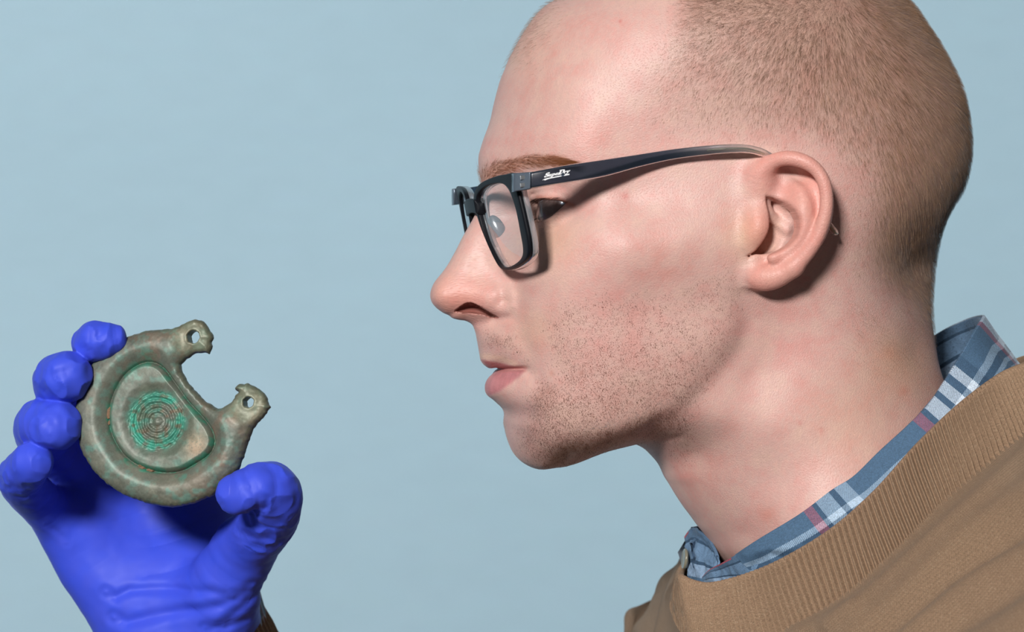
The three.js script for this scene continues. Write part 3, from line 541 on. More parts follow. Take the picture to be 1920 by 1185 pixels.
{
  const black = new THREE.MeshPhysicalMaterial({ name: 'black_acetate', color: new THREE.Color(0.008, 0.009, 0.012), roughness: 0.42, specularIntensity: 0.25, side: THREE.DoubleSide });
  const clear = new THREE.MeshPhysicalMaterial({ name: 'clear_grey_acetate', color: new THREE.Color(0.5, 0.53, 0.56), roughness: 0.18, transmission: 0.75, thickness: 1, ior: 1.48, side: THREE.DoubleSide });
  const temple = new THREE.MeshPhysicalMaterial({ name: 'graded_acetate', vertexColors: true, roughness: 0.2, transmission: 0.85, thickness: 1, ior: 1.48, side: THREE.DoubleSide });
  const lensMat = new THREE.MeshPhysicalMaterial({ name: 'lens_glass', color: 0xf4f8fa, roughness: 0.0, transmission: 1, thickness: 0, ior: 1.5, side: THREE.DoubleSide });
  const silver = new THREE.MeshPhysicalMaterial({ name: 'hinge_metal', color: new THREE.Color(0.6, 0.62, 0.64), metalness: 0.9, roughness: 0.3 });
  const plate = new THREE.MeshPhysicalMaterial({ name: 'frosted_hinge_plate', color: new THREE.Color(0.16, 0.2, 0.25), metalness: 0.5, roughness: 0.22 });
  const brass = new THREE.MeshPhysicalMaterial({ name: 'core_wire', color: new THREE.Color(0.55, 0.47, 0.3), metalness: 1, roughness: 0.3 });
  // the front is a gently wrapped, tilted sheet: a as a function of w and b
  const b0 = AB(890, 360, 12.5)[1], a0 = AB(890, 360, 12.5)[0];
  const sheet = (w, b) => a0 + 8.5 * (0.75 * (Math.abs(w) - 9) / 58 + 0.25 * ((Math.abs(w) - 9) / 58) ** 2) - 0.2 * (b - b0);
  const onSheet = (px, py) => { let lo = 2, hi = 90; for (let i = 0; i < 40; i++) { const w = (lo + hi) / 2, [a, b] = AB(px, py, w); if (a > sheet(w, b)) lo = w; else hi = w; } const w = (lo + hi) / 2; return [...AB(px, py, w), w]; };
  const inner = [[926, 343.7], [941, 344.6], [951, 354], [959, 372], [966.5, 397], [974, 436], [979, 467], [976, 484], [963, 496], [949, 501], [937, 498], [926, 482], [912, 453], [900.5, 416], [893.8, 383], [895, 364], [908, 350]].map((p) => onSheet(...p));
  const outer = [[927.6, 331], [946, 327], [964, 326], [969, 356], [975, 381], [983, 416], [990, 453], [989, 480], [975, 496], [957, 505.5], [941, 505], [928, 488], [908, 444], [895, 409], [888, 378], [889.5, 357], [902, 342]].map((p) => onSheet(...p));
  const N = 120, I1 = resample(catmull(inner, 400, true), N, true), O1 = resample(catmull(outer, 400, true), N, true);
  let best = 0, bd = 1e9; for (let s = 0; s < N; s++) { let d = 0; for (let i = 0; i < N; i++) d += Math.hypot(...I1[i].map((c, k) => c - O1[(i + s) % N][k])); if (d < bd) { bd = d; best = s; } }
  const O2 = O1.map((_, i) => O1[(i + best) % N]), mid = I1.reduce((s, p) => s.map((v, k) => v + p[k] / N), [0, 0, 0]);
  const flip = (p, side) => headWorld(p[0], p[1], p[2] * side);
  for (const side of [1, -1]) {
    const layer = (z0, z1, r) => loopGeo(I1.map((p, i) => { const q = O2[i], t = (k, z) => [lerp(p[0], q[0], k) + z, lerp(p[1], q[1], k), lerp(p[2], q[2], k)]; return [t(0, z0 + r), t(0.14, z0), t(0.86, z0), t(1, z0 + r), t(1, z1 - r), t(0.86, z1), t(0.14, z1), t(0, z1 - r)].map((v) => flip(v, side)); }));
    part('frame_rim', layer(0, 1.9, 0.35), black, glasses);
    part('frame_back', layer(1.92, 4.6, 0.5), clear, glasses);
    // lens: a thin curved shell inside the rim
    const secs = [], K = 10;
    for (let k = 0; k <= K; k++) secs.push(I1.map((p) => { const t = 0.01 + 1.0 * k / K, c = mid.map((m, q) => lerp(m, p[q], t)); return [c[0] + 1.6 - 1.2 * (1 - t * t), c[1], c[2]]; }));
    const face = (off) => secs.map((r) => r.map((p) => flip([p[0] + off, p[1], p[2]], side)));
    part('lens', sweepGeo(face(0), { cap: false }), lensMat, glasses);
    // nose pad
    const padC = P3(934, 432, 11.5), pad = new THREE.SphereGeometry(1, 32, 20), pp = pad.attributes.position;
    for (let i = 0; i < pp.count; i++) { const x = pp.getX(i) * 3.4, y = pp.getY(i) * 6.4, z = pp.getZ(i) * 1.6, v = W3(flip([padC[0] + x - y * 0.32, padC[1] + y, padC[2] + z - y * 0.16 + x * 0.25], side)); pp.setXYZ(i, v.x, v.y, v.z); }
    pad.computeVertexNormals();
    part('nose_pad', pad, clear, glasses);
    // end piece with its hinge plate and two pins
    const rect = (t, wMid, th) => t.map(([x, y0, y1]) => { const wm = wMid + (x - 975) * 0.16, T = P3(x, y0, wm), B = P3(x, y1, wm), r = 0.5; return [[T[0], T[1], T[2] + th / 2 - r], [T[0], T[1] - r, T[2] + th / 2], [B[0], B[1] + r, B[2] + th / 2], [B[0], B[1], B[2] + th / 2 - r], [B[0], B[1], B[2] - th / 2], [T[0], T[1], T[2] - th / 2]].map((v) => flip(v, side)); });
    part('end_piece', sweepGeo(rect([[961, 325.5, 360], [966, 325, 359], [978, 324, 357.5], [990, 323, 355.5], [993, 323.5, 355]], 64.5, 4.2)), plate, glasses);
    for (const y of [333, 347]) { const c = P3(980, y, 67.4), pin = new RoundedBoxGeometry(0.0022, 0.0017, 0.0006, 2, 0.0003); const o = part('hinge_pin', pin, silver, glasses); o.position.copy(W3(flip(c, side))); o.rotation.y = side > 0 ? TURN : TURN + Math.PI; o.rotation.z = 0.1 * side; }
    // temple: a tapering bar that bends down behind the ear
    const bar = [[992, 323, 354.5, 67.2], [1030, 315.8, 348, 69], [1070, 308, 342, 69.2], [1130, 299, 332, 66.8], [1200, 288.5, 313, 65.4], [1260, 279.5, 299.5, 67], [1320, 273, 291.5, 70.2], [1365, 270.2, 287.5, 73], [1400, 271.3, 287.2, 74.6], [1428, 278.5, 293.5, 73.6], [1452, 293, 307, 70.5], [1475, 313, 325, 67.5], [1500, 341, 352, 66.5], [1525, 374, 384, 68], [1548, 408, 418, 71.5], [1564, 428, 440, 73.4], [1570, 436, 442, 73.8]];
    const dense = catmull(bar, 90), th = (k) => 3.6 - 1.2 * k;
    const secOf = (d, i, grow = 0) => {
      const k = i / (dense.length - 1), j = Math.min(i + 1, dense.length - 1), h = Math.max(0, j - 2), dx = dense[j][0] - dense[h][0], dy = (dense[j][1] + dense[j][2] - dense[h][1] - dense[h][2]) / 2, l = Math.hypot(dx, dy), half = (d[2] - d[1]) / 2, cx = d[0], cy = (d[1] + d[2]) / 2, lean = k > 0.55 ? 1 : 0, nx = -dy / l * lean, ny = lean ? dx / l : 1, hs = half * (lean ? Math.min(1, half / Math.max(half, 5)) : 1);
      const T = P3(cx - nx * hs, cy - ny * hs, d[3]), B = P3(cx + nx * hs, cy + ny * hs, d[3]), t = th(k) / 2, ring = [];
      for (let q = 0; q < 16; q++) { const an = q / 16 * 2 * Math.PI, sx = Math.cos(an), sy = Math.sin(an), e = 0.45, ax = Math.sign(sx) * Math.abs(sx) ** e, ay = Math.sign(sy) * Math.abs(sy) ** e, m = (1 - ay) / 2; ring.push(flip([lerp(T[0], B[0], m), lerp(T[1], B[1], m), d[3] + ax * t], side)); }
      return ring;
    };
    const shade = (k) => mix3([0.06, 0.09, 0.135], [0.9, 0.87, 0.83], sstep(k, 0.3, 0.6));
    part('temple', sweepGeo(dense.map((d, i) => secOf(d, i)), { color: shade }), temple, glasses);
    const wire = dense.slice(34).map((d) => flip(P3(d[0], (d[1] + d[2]) / 2, d[3]), side));
    part('core_wire', new THREE.TubeGeometry(new THREE.CatmullRomCurve3(wire.map((p) => W3(p))), 80, 0.0006, 8), brass, glasses);
  }
  // bridge between the rims
  const bridge = [];
  for (let k = 0; k <= 16; k++) { const w = lerp(-11, 11, k / 16), T = AB(890, 378, 0)[1], Bm = AB(890, 404, 0)[1], arch = 1.2 * (1 - (w / 11) ** 2); const ring = []; for (const [y, z] of [[T + arch, 0.4], [T + arch - 0.4, 0], [Bm + arch + 0.4, 0], [Bm + arch, 0.4], [Bm + arch, 3.6], [Bm + arch + 0.4, 4], [T + arch - 0.4, 4], [T + arch, 3.6]]) ring.push(headWorld(sheet(9, y) + z - 0.6 - 0.5 * (1 - (w / 11) ** 2), y, w)); bridge.push(ring); }
  part('bridge', sweepGeo(bridge), black, glasses);
  // the maker's lettering, printed on the near temple
  const cv = document.createElement('canvas'); cv.width = 512; cv.height = 256; const cx = cv.getContext('2d');
  cx.fillStyle = '#000'; cx.fillRect(0, 0, 512, 256); cx.fillStyle = '#fff'; cx.strokeStyle = '#fff'; cx.lineWidth = 9; cx.lineJoin = 'round';
  cx.save(); cx.transform(1, -0.16, -0.18, 1, 40, 178); cx.font = 'italic bold 130px serif'; const word = (t, x, s) => { cx.save(); cx.translate(x, 0); cx.scale(s, s); cx.fillText(t, 0, 0); cx.strokeText(t, 0, 0); cx.restore(); };
  word('S', 2, 1); word('uper', 70, 0.68); word('D', 236, 1.05); word('ry', 330, 0.72); cx.restore();
  cx.beginPath(); cx.moveTo(14, 240); cx.quadraticCurveTo(60, 190, 200, 182); cx.lineTo(478, 132); cx.lineTo(484, 160); cx.lineTo(200, 206); cx.quadraticCurveTo(120, 214, 60, 250); cx.lineTo(48, 232); cx.closePath(); cx.fill();
  const tx = new THREE.CanvasTexture(cv), print = new THREE.MeshStandardMaterial({ name: 'white_print', color: 0xf2f2f2, roughness: 0.5, alphaMap: tx, transparent: true, side: THREE.DoubleSide });
  const q = [[1015, 339.5], [1071, 335.5], [1071, 314.5], [1015, 318.5]].map(([x, y]) => W3(headWorld(...P3(x, y, 69.1 + 2.0)))), lg = geo(new Float32Array(q.flatMap((v) => [v.x, v.y, v.z])), null, [0, 1, 2, 0, 2, 3], { uv: new Float32Array([0, 0, 1, 0, 1, 1, 0, 1]) });
  part('lettering', lg, print, glasses);
}
// ---------------------------------------------------------------- the bronze fitting: a field over its own plane
const fitting = new THREE.Group(); fitting.name = numbered('bronze_fitting'); scene.add(fitting);
tag(fitting, 'green patinated bronze fitting with two broken lugs, held in the gloved hand', 'artefact');
const plane = (() => {
  const c = atZ(315, 790, 4), U = new THREE.Vector3(Math.cos(0.19), 0, Math.sin(0.19)), n = new THREE.Vector3(-Math.sin(0.19), 0.10, Math.cos(0.19)).normalize(); U.addScaledVector(n, -U.dot(n)).normalize();
  return { c, U, n, V: new THREE.Vector3().crossVectors(n, U) };
})();
const onPlane = (px, py) => { const o = new THREE.Vector3(0, 0, DIST), d = new THREE.Vector3((px - 960) * MM, (592.5 - py) * MM, -DIST), c = new THREE.Vector3(...plane.c), t = c.clone().sub(o).dot(plane.n) / d.dot(plane.n), p = o.addScaledVector(d, t).sub(c); return [p.dot(plane.U), p.dot(plane.V)]; };
const planeWorld = (u, v, n) => [plane.c[0] + plane.U.x * u + plane.V.x * v + plane.n.x * n, plane.c[1] + plane.U.y * u + plane.V.y * v + plane.n.y * n, plane.c[2] + plane.U.z * u + plane.V.z * v + plane.n.z * n];
const RIM = [[322.5, 617], [338.5, 610.5], [352, 603], [367, 597.6], [383, 602.5], [390, 611], [394.6, 620], [400, 628], [401, 634.5], [397, 642], [399, 649], [393, 664], [386, 661], [380, 662], [367, 662.8], [351, 673], [340, 684], [343, 698.7], [354.5, 718], [370.6, 737], [390, 755], [409, 765.4], [420, 764.4], [433, 755], [443, 741], [447, 735.6], [442, 731], [441, 726], [451, 719.5], [467, 719], [486, 729], [500.5, 742], [503, 752], [508, 763], [495.7, 780.5], [475, 804.5], [467, 827], [457, 859], [447.6, 881.5], [425, 907], [399.5, 929.6], [361, 945.7], [322.5, 952], [284, 945.7], [242, 933], [204, 910], [175, 881.5], [155.7, 849.5], [146, 817], [141, 785], [144.4, 753], [155.7, 718], [171.7, 686], [200.6, 657], [236, 633], [274, 620], [300, 618]].map((p) => onPlane(...p));
const MEDAL = resample(catmull([[268, 682.6], [290, 681], [309.6, 692], [329, 718], [354.5, 753], [386.6, 788.5], [401, 811], [404, 833], [393, 852.7], [367, 870], [342, 883], [309.6, 886], [274, 878], [242, 859], [220, 830], [208.6, 798], [210, 759.6], [223, 724], [242, 698.7]].map((p) => onPlane(...p)), 200, true), 64, true);
const HOLES = [[367, 633, 2.75], [470, 755, 2.3]].map(([x, y, r]) => [...onPlane(x, y), r]), MID = onPlane(298, 790);
const RD = {}, DSTEP = 0.4;
{ // distances to the two outlines on a grid, looked up by the field
  const n = 260; for (const [k, poly] of [['rim', RIM], ['med', MEDAL]]) { const g = new Float32Array(n * n); for (let j = 0; j < n; j++) for (let i = 0; i < n; i++) g[j * n + i] = polyDist(-52 + i * DSTEP, -52 + j * DSTEP, poly); RD[k] = g; }
  RD.at = (k, u, v) => { const x = clamp((u + 52) / DSTEP, 0, n - 1.001), y = clamp((v + 52) / DSTEP, 0, n - 1.001), i = Math.floor(x), j = Math.floor(y), s = x - i, t = y - j, g = RD[k], o = j * n + i; return lerp(lerp(g[o], g[o + 1], s), lerp(g[o + n], g[o + n + 1], s), t); };
}
const round = (d, r) => { const t = 1 - clamp(-d / r, 0, 1); return Math.sqrt(Math.max(0, 1 - t * t)); };
function fittingField(u, v, n) {
  const d = RD.at('rim', u, v) + (noise3(u * 0.8, v * 0.8, 3) - 0.5) * 0.5, m = RD.at('med', u, v), r = Math.hypot(u - MID[0], v - MID[1]) * (1 + 0.04 * (noise3(u * 0.5, v * 0.5, 9) - 0.5));
  let top = 6.4 * round(d, 7.5) * (0.3 + 0.7 * Math.sin(Math.PI / 2 * clamp(m / 7, 0, 1))) - 1.1 * Math.exp(-m * m / 0.4);
  const hl = Math.min(...HOLES.map((h) => Math.hypot(u - h[0], v - h[1])));
  top *= 1 - 0.35 * (1 - sstep(hl, 4, 11));
  if (m < 1) {
    const q = sstep(-m, -0.3, 2), bowl = sstep(r, 10, 17.5);
    let h = 0.9 + 3.5 * Math.sqrt(q) * (0.42 + 0.58 * bowl) - 0.6 * sstep(-m, 6, 12);
    if (r < 13) h += (r < 2.4 ? 0.9 * (1 - (r / 2.4) ** 2) : 0.75 * (0.5 + 0.5 * Math.cos((r - 4.3) / 2.25 * 2 * Math.PI)) * sstep(r, 2.4, 3.2) * (1 - sstep(r, 11.6, 12.6))) + (noise3(u * 1.1, v * 1.1, 4) - 0.5) * 0.5;
    top = Math.max(top * (m < 0 ? 0.3 : 1), h * sstep(-m, -1, 0.4));
  }
  top += (fbm(u * 0.35, v * 0.35, 5, 4) - 0.5) * 0.25 * sstep(-d, 0, 2);
  let f = Math.max(n - top, -n - 3.6 * round(d, 4)) * 0.8;
  f = smax(f, d, 0.8);
  for (const h of HOLES) f = smax(f, h[2] * (1 + 0.14 * (noise3(u, v, 2) - 0.5)) - Math.hypot(u - h[0], v - h[1]), 0.8);
  return f;
}
{
  const s = surfaceNets(fittingField, axis(-46, 48, 0.38), axis(-44, 48, 0.38), axis(-5.5, 8.5, 0.38), 2.5);
  const n = s.P.length / 3, P = new Float32Array(n * 3), N = new Float32Array(n * 3), C = new Float32Array(n * 3), kind = new Uint8Array(n);
  for (let i = 0; i < n; i++) {
    const u = s.P[3 * i], v = s.P[3 * i + 1], h = s.P[3 * i + 2], [a, b, c] = s.N.subarray(3 * i, 3 * i + 3), p = W3(planeWorld(u, v, h));
    P.set([p.x, p.y, p.z], 3 * i);
    N.set(['x', 'y', 'z'].map((k) => plane.U[k] * a + plane.V[k] * b + plane.n[k] * c), 3 * i);
    const m = RD.at('med', u, v), d = RD.at('rim', u, v), r = Math.hypot(u - MID[0], v - MID[1]), hl = HOLES.map((q) => Math.hypot(u - q[0], v - q[1]));
    const n1 = fbm(u / 9, v / 9, h / 9 + 2, 4), n2 = fbm(u / 3, v / 3, h / 3 + 7, 3), n3 = noise3(u * 2.4, v * 2.4, h * 2.4);
    let col = mix3(L(108, 114, 102), L(122, 110, 96), sstep(n1, 0.4, 0.6));
    col = mix3(col, L(108, 142, 128), 0.75 * sstep(n2, 0.5, 0.75) + 0.3 * sstep(-u - v, -10, 40) * sstep(n1, 0.4, 0.6));
    col = mix3(col, L(84, 96, 94), 0.55 * sstep(n3 * n2, 0.42, 0.6));
    if (h > -1) {
      col = mix3(col, L(46, 140, 112), 0.7 * (Math.exp(-((m + 0.3) ** 2) / 2.2) + 0.6 * Math.exp(-((m - 2) ** 2) / 10) * sstep(n1, 0.5, 0.62)) * sstep(n2, 0.34, 0.6));
      const ring = Math.exp(-((r - 10.8) ** 2) / 5) + 0.4 * Math.exp(-((r - 6) ** 2) / 14) * sstep(noise3(u / 3, v / 3, 8), 0.4, 0.6);
      col = mix3(col, L(58, 160, 136), clamp(ring * sstep(n2, 0.25, 0.6), 0, 0.85));
      if (r < 12) col = mix3(col, L(122, 92, 72), 0.6 * sstep(noise3(u / 2.1, v / 2.1, 5), 0.62, 0.8));
      if (m < 0) col = mix3(col, L(66, 112, 96), 0.4 * sstep(n1, 0.4, 0.6));
      if (m < -2) { const [sx, sy] = onPlane(374, 838); col = mix3(col, L(176, 150, 122), 0.8 * Math.exp(-((u - sx) ** 2) / 18 - ((v - sy) ** 2) / 26) * (n3 > 0.3 ? 1 : 0.4)); }  // bronze patch, its metallic shine set in the colour
    }
    col = mix3(col, L(140, 142, 114), 0.5 * (1 - sstep(Math.min(...hl), 5, 13)));
    if (d > -1.5) col = mix3(col, L(96, 98, 78), 0.5);
    const k = 0.92 + 0.3 * (n3 - 0.5) + 0.5 * (fbm(u / 5 + 40, v / 5, h / 5, 3) - 0.5);
    C.set(col.map((q) => q * k), 3 * i);
    kind[i] = hl[0] < 9.5 && m > 1.5 ? 3 : hl[1] < 9.5 && m > 1.5 ? 4 : r < 12.3 && h > 0 ? 2 : m < 0 && h > 0 ? 1 : 0;
  }
  const bronze = new THREE.MeshPhysicalMaterial({ name: 'patinated_bronze', vertexColors: true, roughness: 0.47, metalness: 0.15, specularIntensity: 0.8 });
  const take = (k) => { const map = new Map(), I = [], q = [[], [], []]; for (let t = 0; t < s.idx.length; t += 3) { const v = [s.idx[t], s.idx[t + 1], s.idx[t + 2]]; if (Math.max(...v.map((i) => kind[i])) !== k) continue; for (const i of v) { if (!map.has(i)) { map.set(i, map.size); q[0].push(P[3 * i], P[3 * i + 1], P[3 * i + 2]); q[1].push(N[3 * i], N[3 * i + 1], N[3 * i + 2]); q[2].push(C[3 * i], C[3 * i + 1], C[3 * i + 2]); } I.push(map.get(i)); } } return geo(new Float32Array(q[0]), new Float32Array(q[1]), I, { color: new Float32Array(q[2]) }); };
  part('rim', take(0), bronze, fitting);
  tag(part('medallion', take(1), bronze, fitting), 'raised rounded field inside the rim');
  tag(part('concentric_rings', take(2), bronze, fitting), 'bright green concentric rings round a small knob');
  part('lug', take(3), bronze, fitting); part('lug', take(4), bronze, fitting);
  const soil = new THREE.MeshStandardMaterial({ name: 'dry_soil', color: new THREE.Color(...L(128, 100, 78)), roughness: 1 });
  for (const [px, py, sx, sy] of [[208, 775, 2.0, 2.6], [209, 793, 0.9, 1.2], [271, 873, 2.2, 1.5], [285, 882, 1.8, 1.0]]) {
    const g = new THREE.IcosahedronGeometry(1, 5), p = g.attributes.position, [u, v] = onPlane(px, py);
    for (let i = 0; i < p.count; i++) { const x = p.getX(i), y = p.getY(i), z = p.getZ(i), k = 0.6 + 0.8 * fbm(x * 2.2 + px, y * 2.2, z * 2.2, 3), m = W3(planeWorld(u + x * sx * k, v + y * sy * k, 1.5 + z * 1.3 * k)); p.setXYZ(i, m.x, m.y, m.z); }
    g.computeVertexNormals();
    part('soil_clump', g, soil, fitting);
  }
}
// ---------------------------------------------------------------- the gloved right hand
const H = (px, py, z, r) => [...atZ(px, py, z), r];
const handBones = (() => {
  const c = (k, ...p) => ({ k, pts: p });
  return [
    c(13, H(370, 1260, -72, 26), H(360, 1130, -73, 27), H(330, 1010, -84, 20), H(280, 850, -86, 15), H(262, 790, -77, 12)),
    c(13, H(350, 1260, -73, 27), H(285, 1125, -73, 21), H(215, 990, -82, 17), H(190, 850, -77, 13)),
    c(13, H(330, 1260, -73, 26), H(262, 1150, -72, 18), H(175, 1010, -72, 16), H(150, 890, -75, 12)),
    c(13, H(320, 1260, -73, 26), H(250, 1170, -71, 14), H(165, 1060, -69, 12.5), H(112, 970, -61, 11)),
    c(13, H(118, 968, -70, 10), H(140, 912, -72, 10)),
    c(12, H(395, 1100, -76, 19), H(385, 985, -84, 16), H(350, 880, -86, 13)),
    c(8, H(392, 1190, -72, 22), H(414, 1110, -52, 18), H(461, 1025, -38, 13.4)),            // ball of the thumb
  ];
})();
const fingerBones = [
  [H(112, 972, -61, 11), H(68, 936, -44, 10.2), H(38, 895, -17, 10), H(62, 866, 0, 8.8)],
  [H(155, 890, -71, 11.5), H(85, 830, -46, 11), H(72, 797, -11, 10.6), H(108, 798, 3, 10.4)],
  [H(200, 850, -71, 11.5), H(135, 760, -46, 11), H(108, 718, -9, 10.6), H(126, 706, 3, 10.6)],
  [H(268, 800, -71, 11.5), H(225, 715, -48, 10.5), H(180, 655, -17, 9), H(176, 641, -2, 8.6), H(192, 638, 1, 7.8), H(214, 635, 1, 6)],
  [H(461, 1025, -38, 13.4), H(512, 965, -5, 11.6), H(507, 915, 13, 11.4), H(443, 926, 20, 8.4)],
];
const fold = (w, h, ...p) => ({ w, h, p: p.map(([x, y, z]) => atZ(x, y, z ?? -32).slice(0, 2)) });
const folds = [
  fold(1.3, 1.2, [185, 1120], [205, 1128], [232, 1116], [290, 1112], [360, 1112], [402, 1110], [437, 1118]), fold(1.5, 1.5, [200, 1168], [228, 1175], [262, 1168], [300, 1158], [360, 1148], [400, 1140], [437, 1127], [475, 1100]),
  fold(1.3, 1.2, [415, 1178], [430, 1160], [463, 1128], [490, 1108]), fold(1.2, 1.0, [380, 1182], [430, 1178], [470, 1160]), fold(0.9, 0.5, [75, 985], [95, 1005], [110, 1025]),
  fold(0.9, 0.8, [425, 985, -5], [450, 1000, -5], [485, 1008, -5], [525, 1003, -10]), fold(0.9, 0.7, [440, 972, 0], [470, 985, 0], [500, 988, 0], [535, 980, -5]), fold(0.9, 0.7, [440, 1005, -10], [470, 1022, -15], [515, 1022, -20]),
  fold(0.9, 0.9, [462, 968, 15], [480, 955, 18], [497, 936, 18]), fold(0.8, 0.7, [482, 962, 15], [500, 950, 15], [512, 935, 15]), fold(0.7, 0.4, [452, 880, 20], [463, 893, 20], [470, 910, 20]), fold(0.7, 0.5, [407, 938, 20], [415, 945, 20], [419, 955, 20]),
  fold(0.8, 0.7, [12, 905, -12], [40, 915, -12], [75, 908, -15]), fold(0.8, 0.7, [20, 922, -15], [45, 930, -15], [82, 920, -18]), fold(0.8, 0.6, [35, 942, -20], [55, 947, -20], [85, 938, -25]), fold(0.7, 0.5, [60, 955, -25], [75, 952, -25], [92, 945, -30]),
  fold(0.9, 0.7, [165, 642, 2], [172, 660, 2], [175, 672, 2]), fold(0.9, 0.6, [190, 612, 2], [186, 632, 2], [196, 645, 2]), fold(0.9, 0.6, [150, 640, 0], [158, 652, 0], [160, 668, 0]), fold(1.0, 0.6, [90, 690, 4], [105, 705, 6], [112, 730, 6]), fold(0.8, 0.5, [112, 705, 8], [128, 697, 8], [142, 692, 8]), fold(0.9, 0.5, [76, 722, 0], [90, 735, 2], [98, 745, 2]),
  fold(1.0, 0.7, [75, 775, 2], [95, 788, 6], [97, 812, 6]), fold(0.9, 0.5, [92, 765, 2], [115, 775, 6], [132, 785, 6]), fold(0.8, 0.5, [75, 845, -2], [80, 852, -2], [84, 856, -2]),
];
const handKids = handBones.map(({ k, pts }) => ({ k, f: chain(pts) })), fingerKids = fingerBones.map((p) => chain(p)), cuffA = atZ(497, 1150, -30);
function gloveField(x, y, z) {
  let d = 1e9;
  for (const { k, f } of handKids) d = smin(d, f(x, y, z), k);
  d = smin(d, fingerKids[4](x, y, z), 5);
  for (let i = 0; i < 4; i++) { const f = fingerKids[i](x, y, z); d = smin(d, f, d < 3 && z > -30 ? 1.2 : 3.5); }
  if (Math.abs(d) > 8) return d;
  d += (fbm(x / 11, y / 11, z / 11 + 40, 2) - 0.5) * 0.8 + (noise3(x / 3.2, y / 3.2, z / 3.2) - 0.5) * 0.1;
  if (z > -22) d += (Math.abs(noise3(x / 5.5 + 9, y / 8, z / 7) - 0.5) * 2 - 0.4) * 1.1 * sstep(z, -22, -8);
  for (const { w, h, p } of folds) { if (Math.abs(x - p[0][0]) > 95) continue; const r = segDist2(x, y, p) / (w * (z > -12 ? 2.3 : 1.7)); if (r < 4) d += h * (z > -8 ? 1.15 : z > -40 ? 0.8 : 0.9) * clamp(Math.min(Math.hypot(x - p[0][0], y - p[0][1]), Math.hypot(x - p[p.length - 1][0], y - p[p.length - 1][1])) / 4, 0, 1) * (Math.exp(-r * r) - 0.2 * Math.exp(-((r - 1.9) ** 2))); }
  const cut = ((x - cuffA[0]) * 0.83 - (y - cuffA[1]) * 0.56);
  return Math.max(d, cut);
}
const nitrile = new THREE.MeshPhysicalMaterial({ name: 'blue_nitrile', vertexColors: true, roughness: 0.52, specularIntensity: 0.45, sheen: 0.3, sheenRoughness: 0.5, sheenColor: new THREE.Color(0.3, 0.35, 1) });
{
  const lo = atZ(-15, 1275, -30), hi = atZ(590, 580, 10);
  const s = surfaceNets(gloveField, axis(lo[0], hi[0], 0.75), axis(lo[1], hi[1], 0.75), axis(-112, 36, 0.85), 1.6), n = s.P.length / 3, P = new Float32Array(n * 3), C = new Float32Array(n * 3);
  for (let i = 0; i < n; i++) { const p = W3(s.P.subarray(3 * i, 3 * i + 3)), q = fbm(s.P[3 * i] / 6, s.P[3 * i + 1] / 6, s.P[3 * i + 2] / 6, 3); P.set([p.x, p.y, p.z], 3 * i); C.set(mix3(L(58, 82, 220), L(68, 84, 212), q), 3 * i); }
  tag(part('glove', geo(P, s.N, s.idx, { color: C }), nitrile, person), 'thin blue nitrile glove on the right hand');
  console.log('glove', n);
}
// ---------------------------------------------------------------- clothes
function loft(rows, closedU, disp) {                      // rows of mm points (all the same count) -> geometry with uv in mm
  const m = rows[0].length, n = rows.length, P = [], UV = [], I = [], M = closedU ? m + 1 : m;
  for (let j = 0; j < n; j++) { let u = 0; for (let i = 0; i < M; i++) { const p = rows[j][i % m]; if (i) u += Math.hypot(...p.map((c, k) => c - rows[j][i - 1][k])); P.push(p); UV.push([rows.arc ? rows.arc[i] : u, rows.down[j]]); } }
  for (let j = 0; j + 1 < n; j++) for (let i = 0; i + 1 < M; i++) { const a = j * M + i; I.push(a, a + M, a + 1, a + 1, a + M, a + M + 1); }
  const flat = (A) => new Float32Array(A.flat());
  const world = () => flat(P.map((p) => { const v = W3(p); return [v.x, v.y, v.z]; }));
  let g = geo(world(), null, I, { uv: flat(UV) });
  const weld = (g) => { if (!closedU) return; const N = g.attributes.normal; for (let j = 0; j < n; j++) { const a = j * M, b = a + M - 1, v = [0, 1, 2].map((c) => N.array[3 * a + c] + N.array[3 * b + c]), l = Math.hypot(...v) || 1; v.forEach((q, c) => { N.array[3 * a + c] = N.array[3 * b + c] = q / l; }); } };
  weld(g);
  if (disp) { const N = g.attributes.normal; for (let i = 0; i < P.length; i++) { const d = disp(UV[i][0], UV[i][1], P[i], i % M, Math.floor(i / M)); P[i] = P[i].map((c, k) => c + N.array[3 * i + k] * d); } g = geo(world(), null, I, { uv: flat(UV) }); weld(g); }
  return g;
}
const at = (l) => l.map(([x, y, z]) => atZ(x, y, z));
function between(loops, nU, nV, closed) {                 // control loops -> smooth rows
  const cols = loops.map((l) => catmull(at(l), nU, closed)), rows = [];
  for (let j = 0; j < nV; j++) rows.push([]);
  for (let i = 0; i < nU; i++) catmull(cols.map((c) => c[i]), nV).forEach((p, j) => rows[j].push(p));
  rows.down = [0]; for (let j = 1; j < nV; j++) { let s = 0; for (let i = 0; i < nU; i += 8) s += Math.hypot(...rows[j][i].map((c, k) => c - rows[j - 1][i][k])) / Math.ceil(nU / 8); rows.down.push(rows.down[j - 1] + s); }
  rows.arc = [0]; const r = rows[Math.floor(nV / 2)]; for (let i = 1; i <= nU; i++) rows.arc.push(rows.arc[i - 1] + Math.hypot(...r[i % nU].map((c, k) => c - r[i - 1][k])));
  return rows;
}
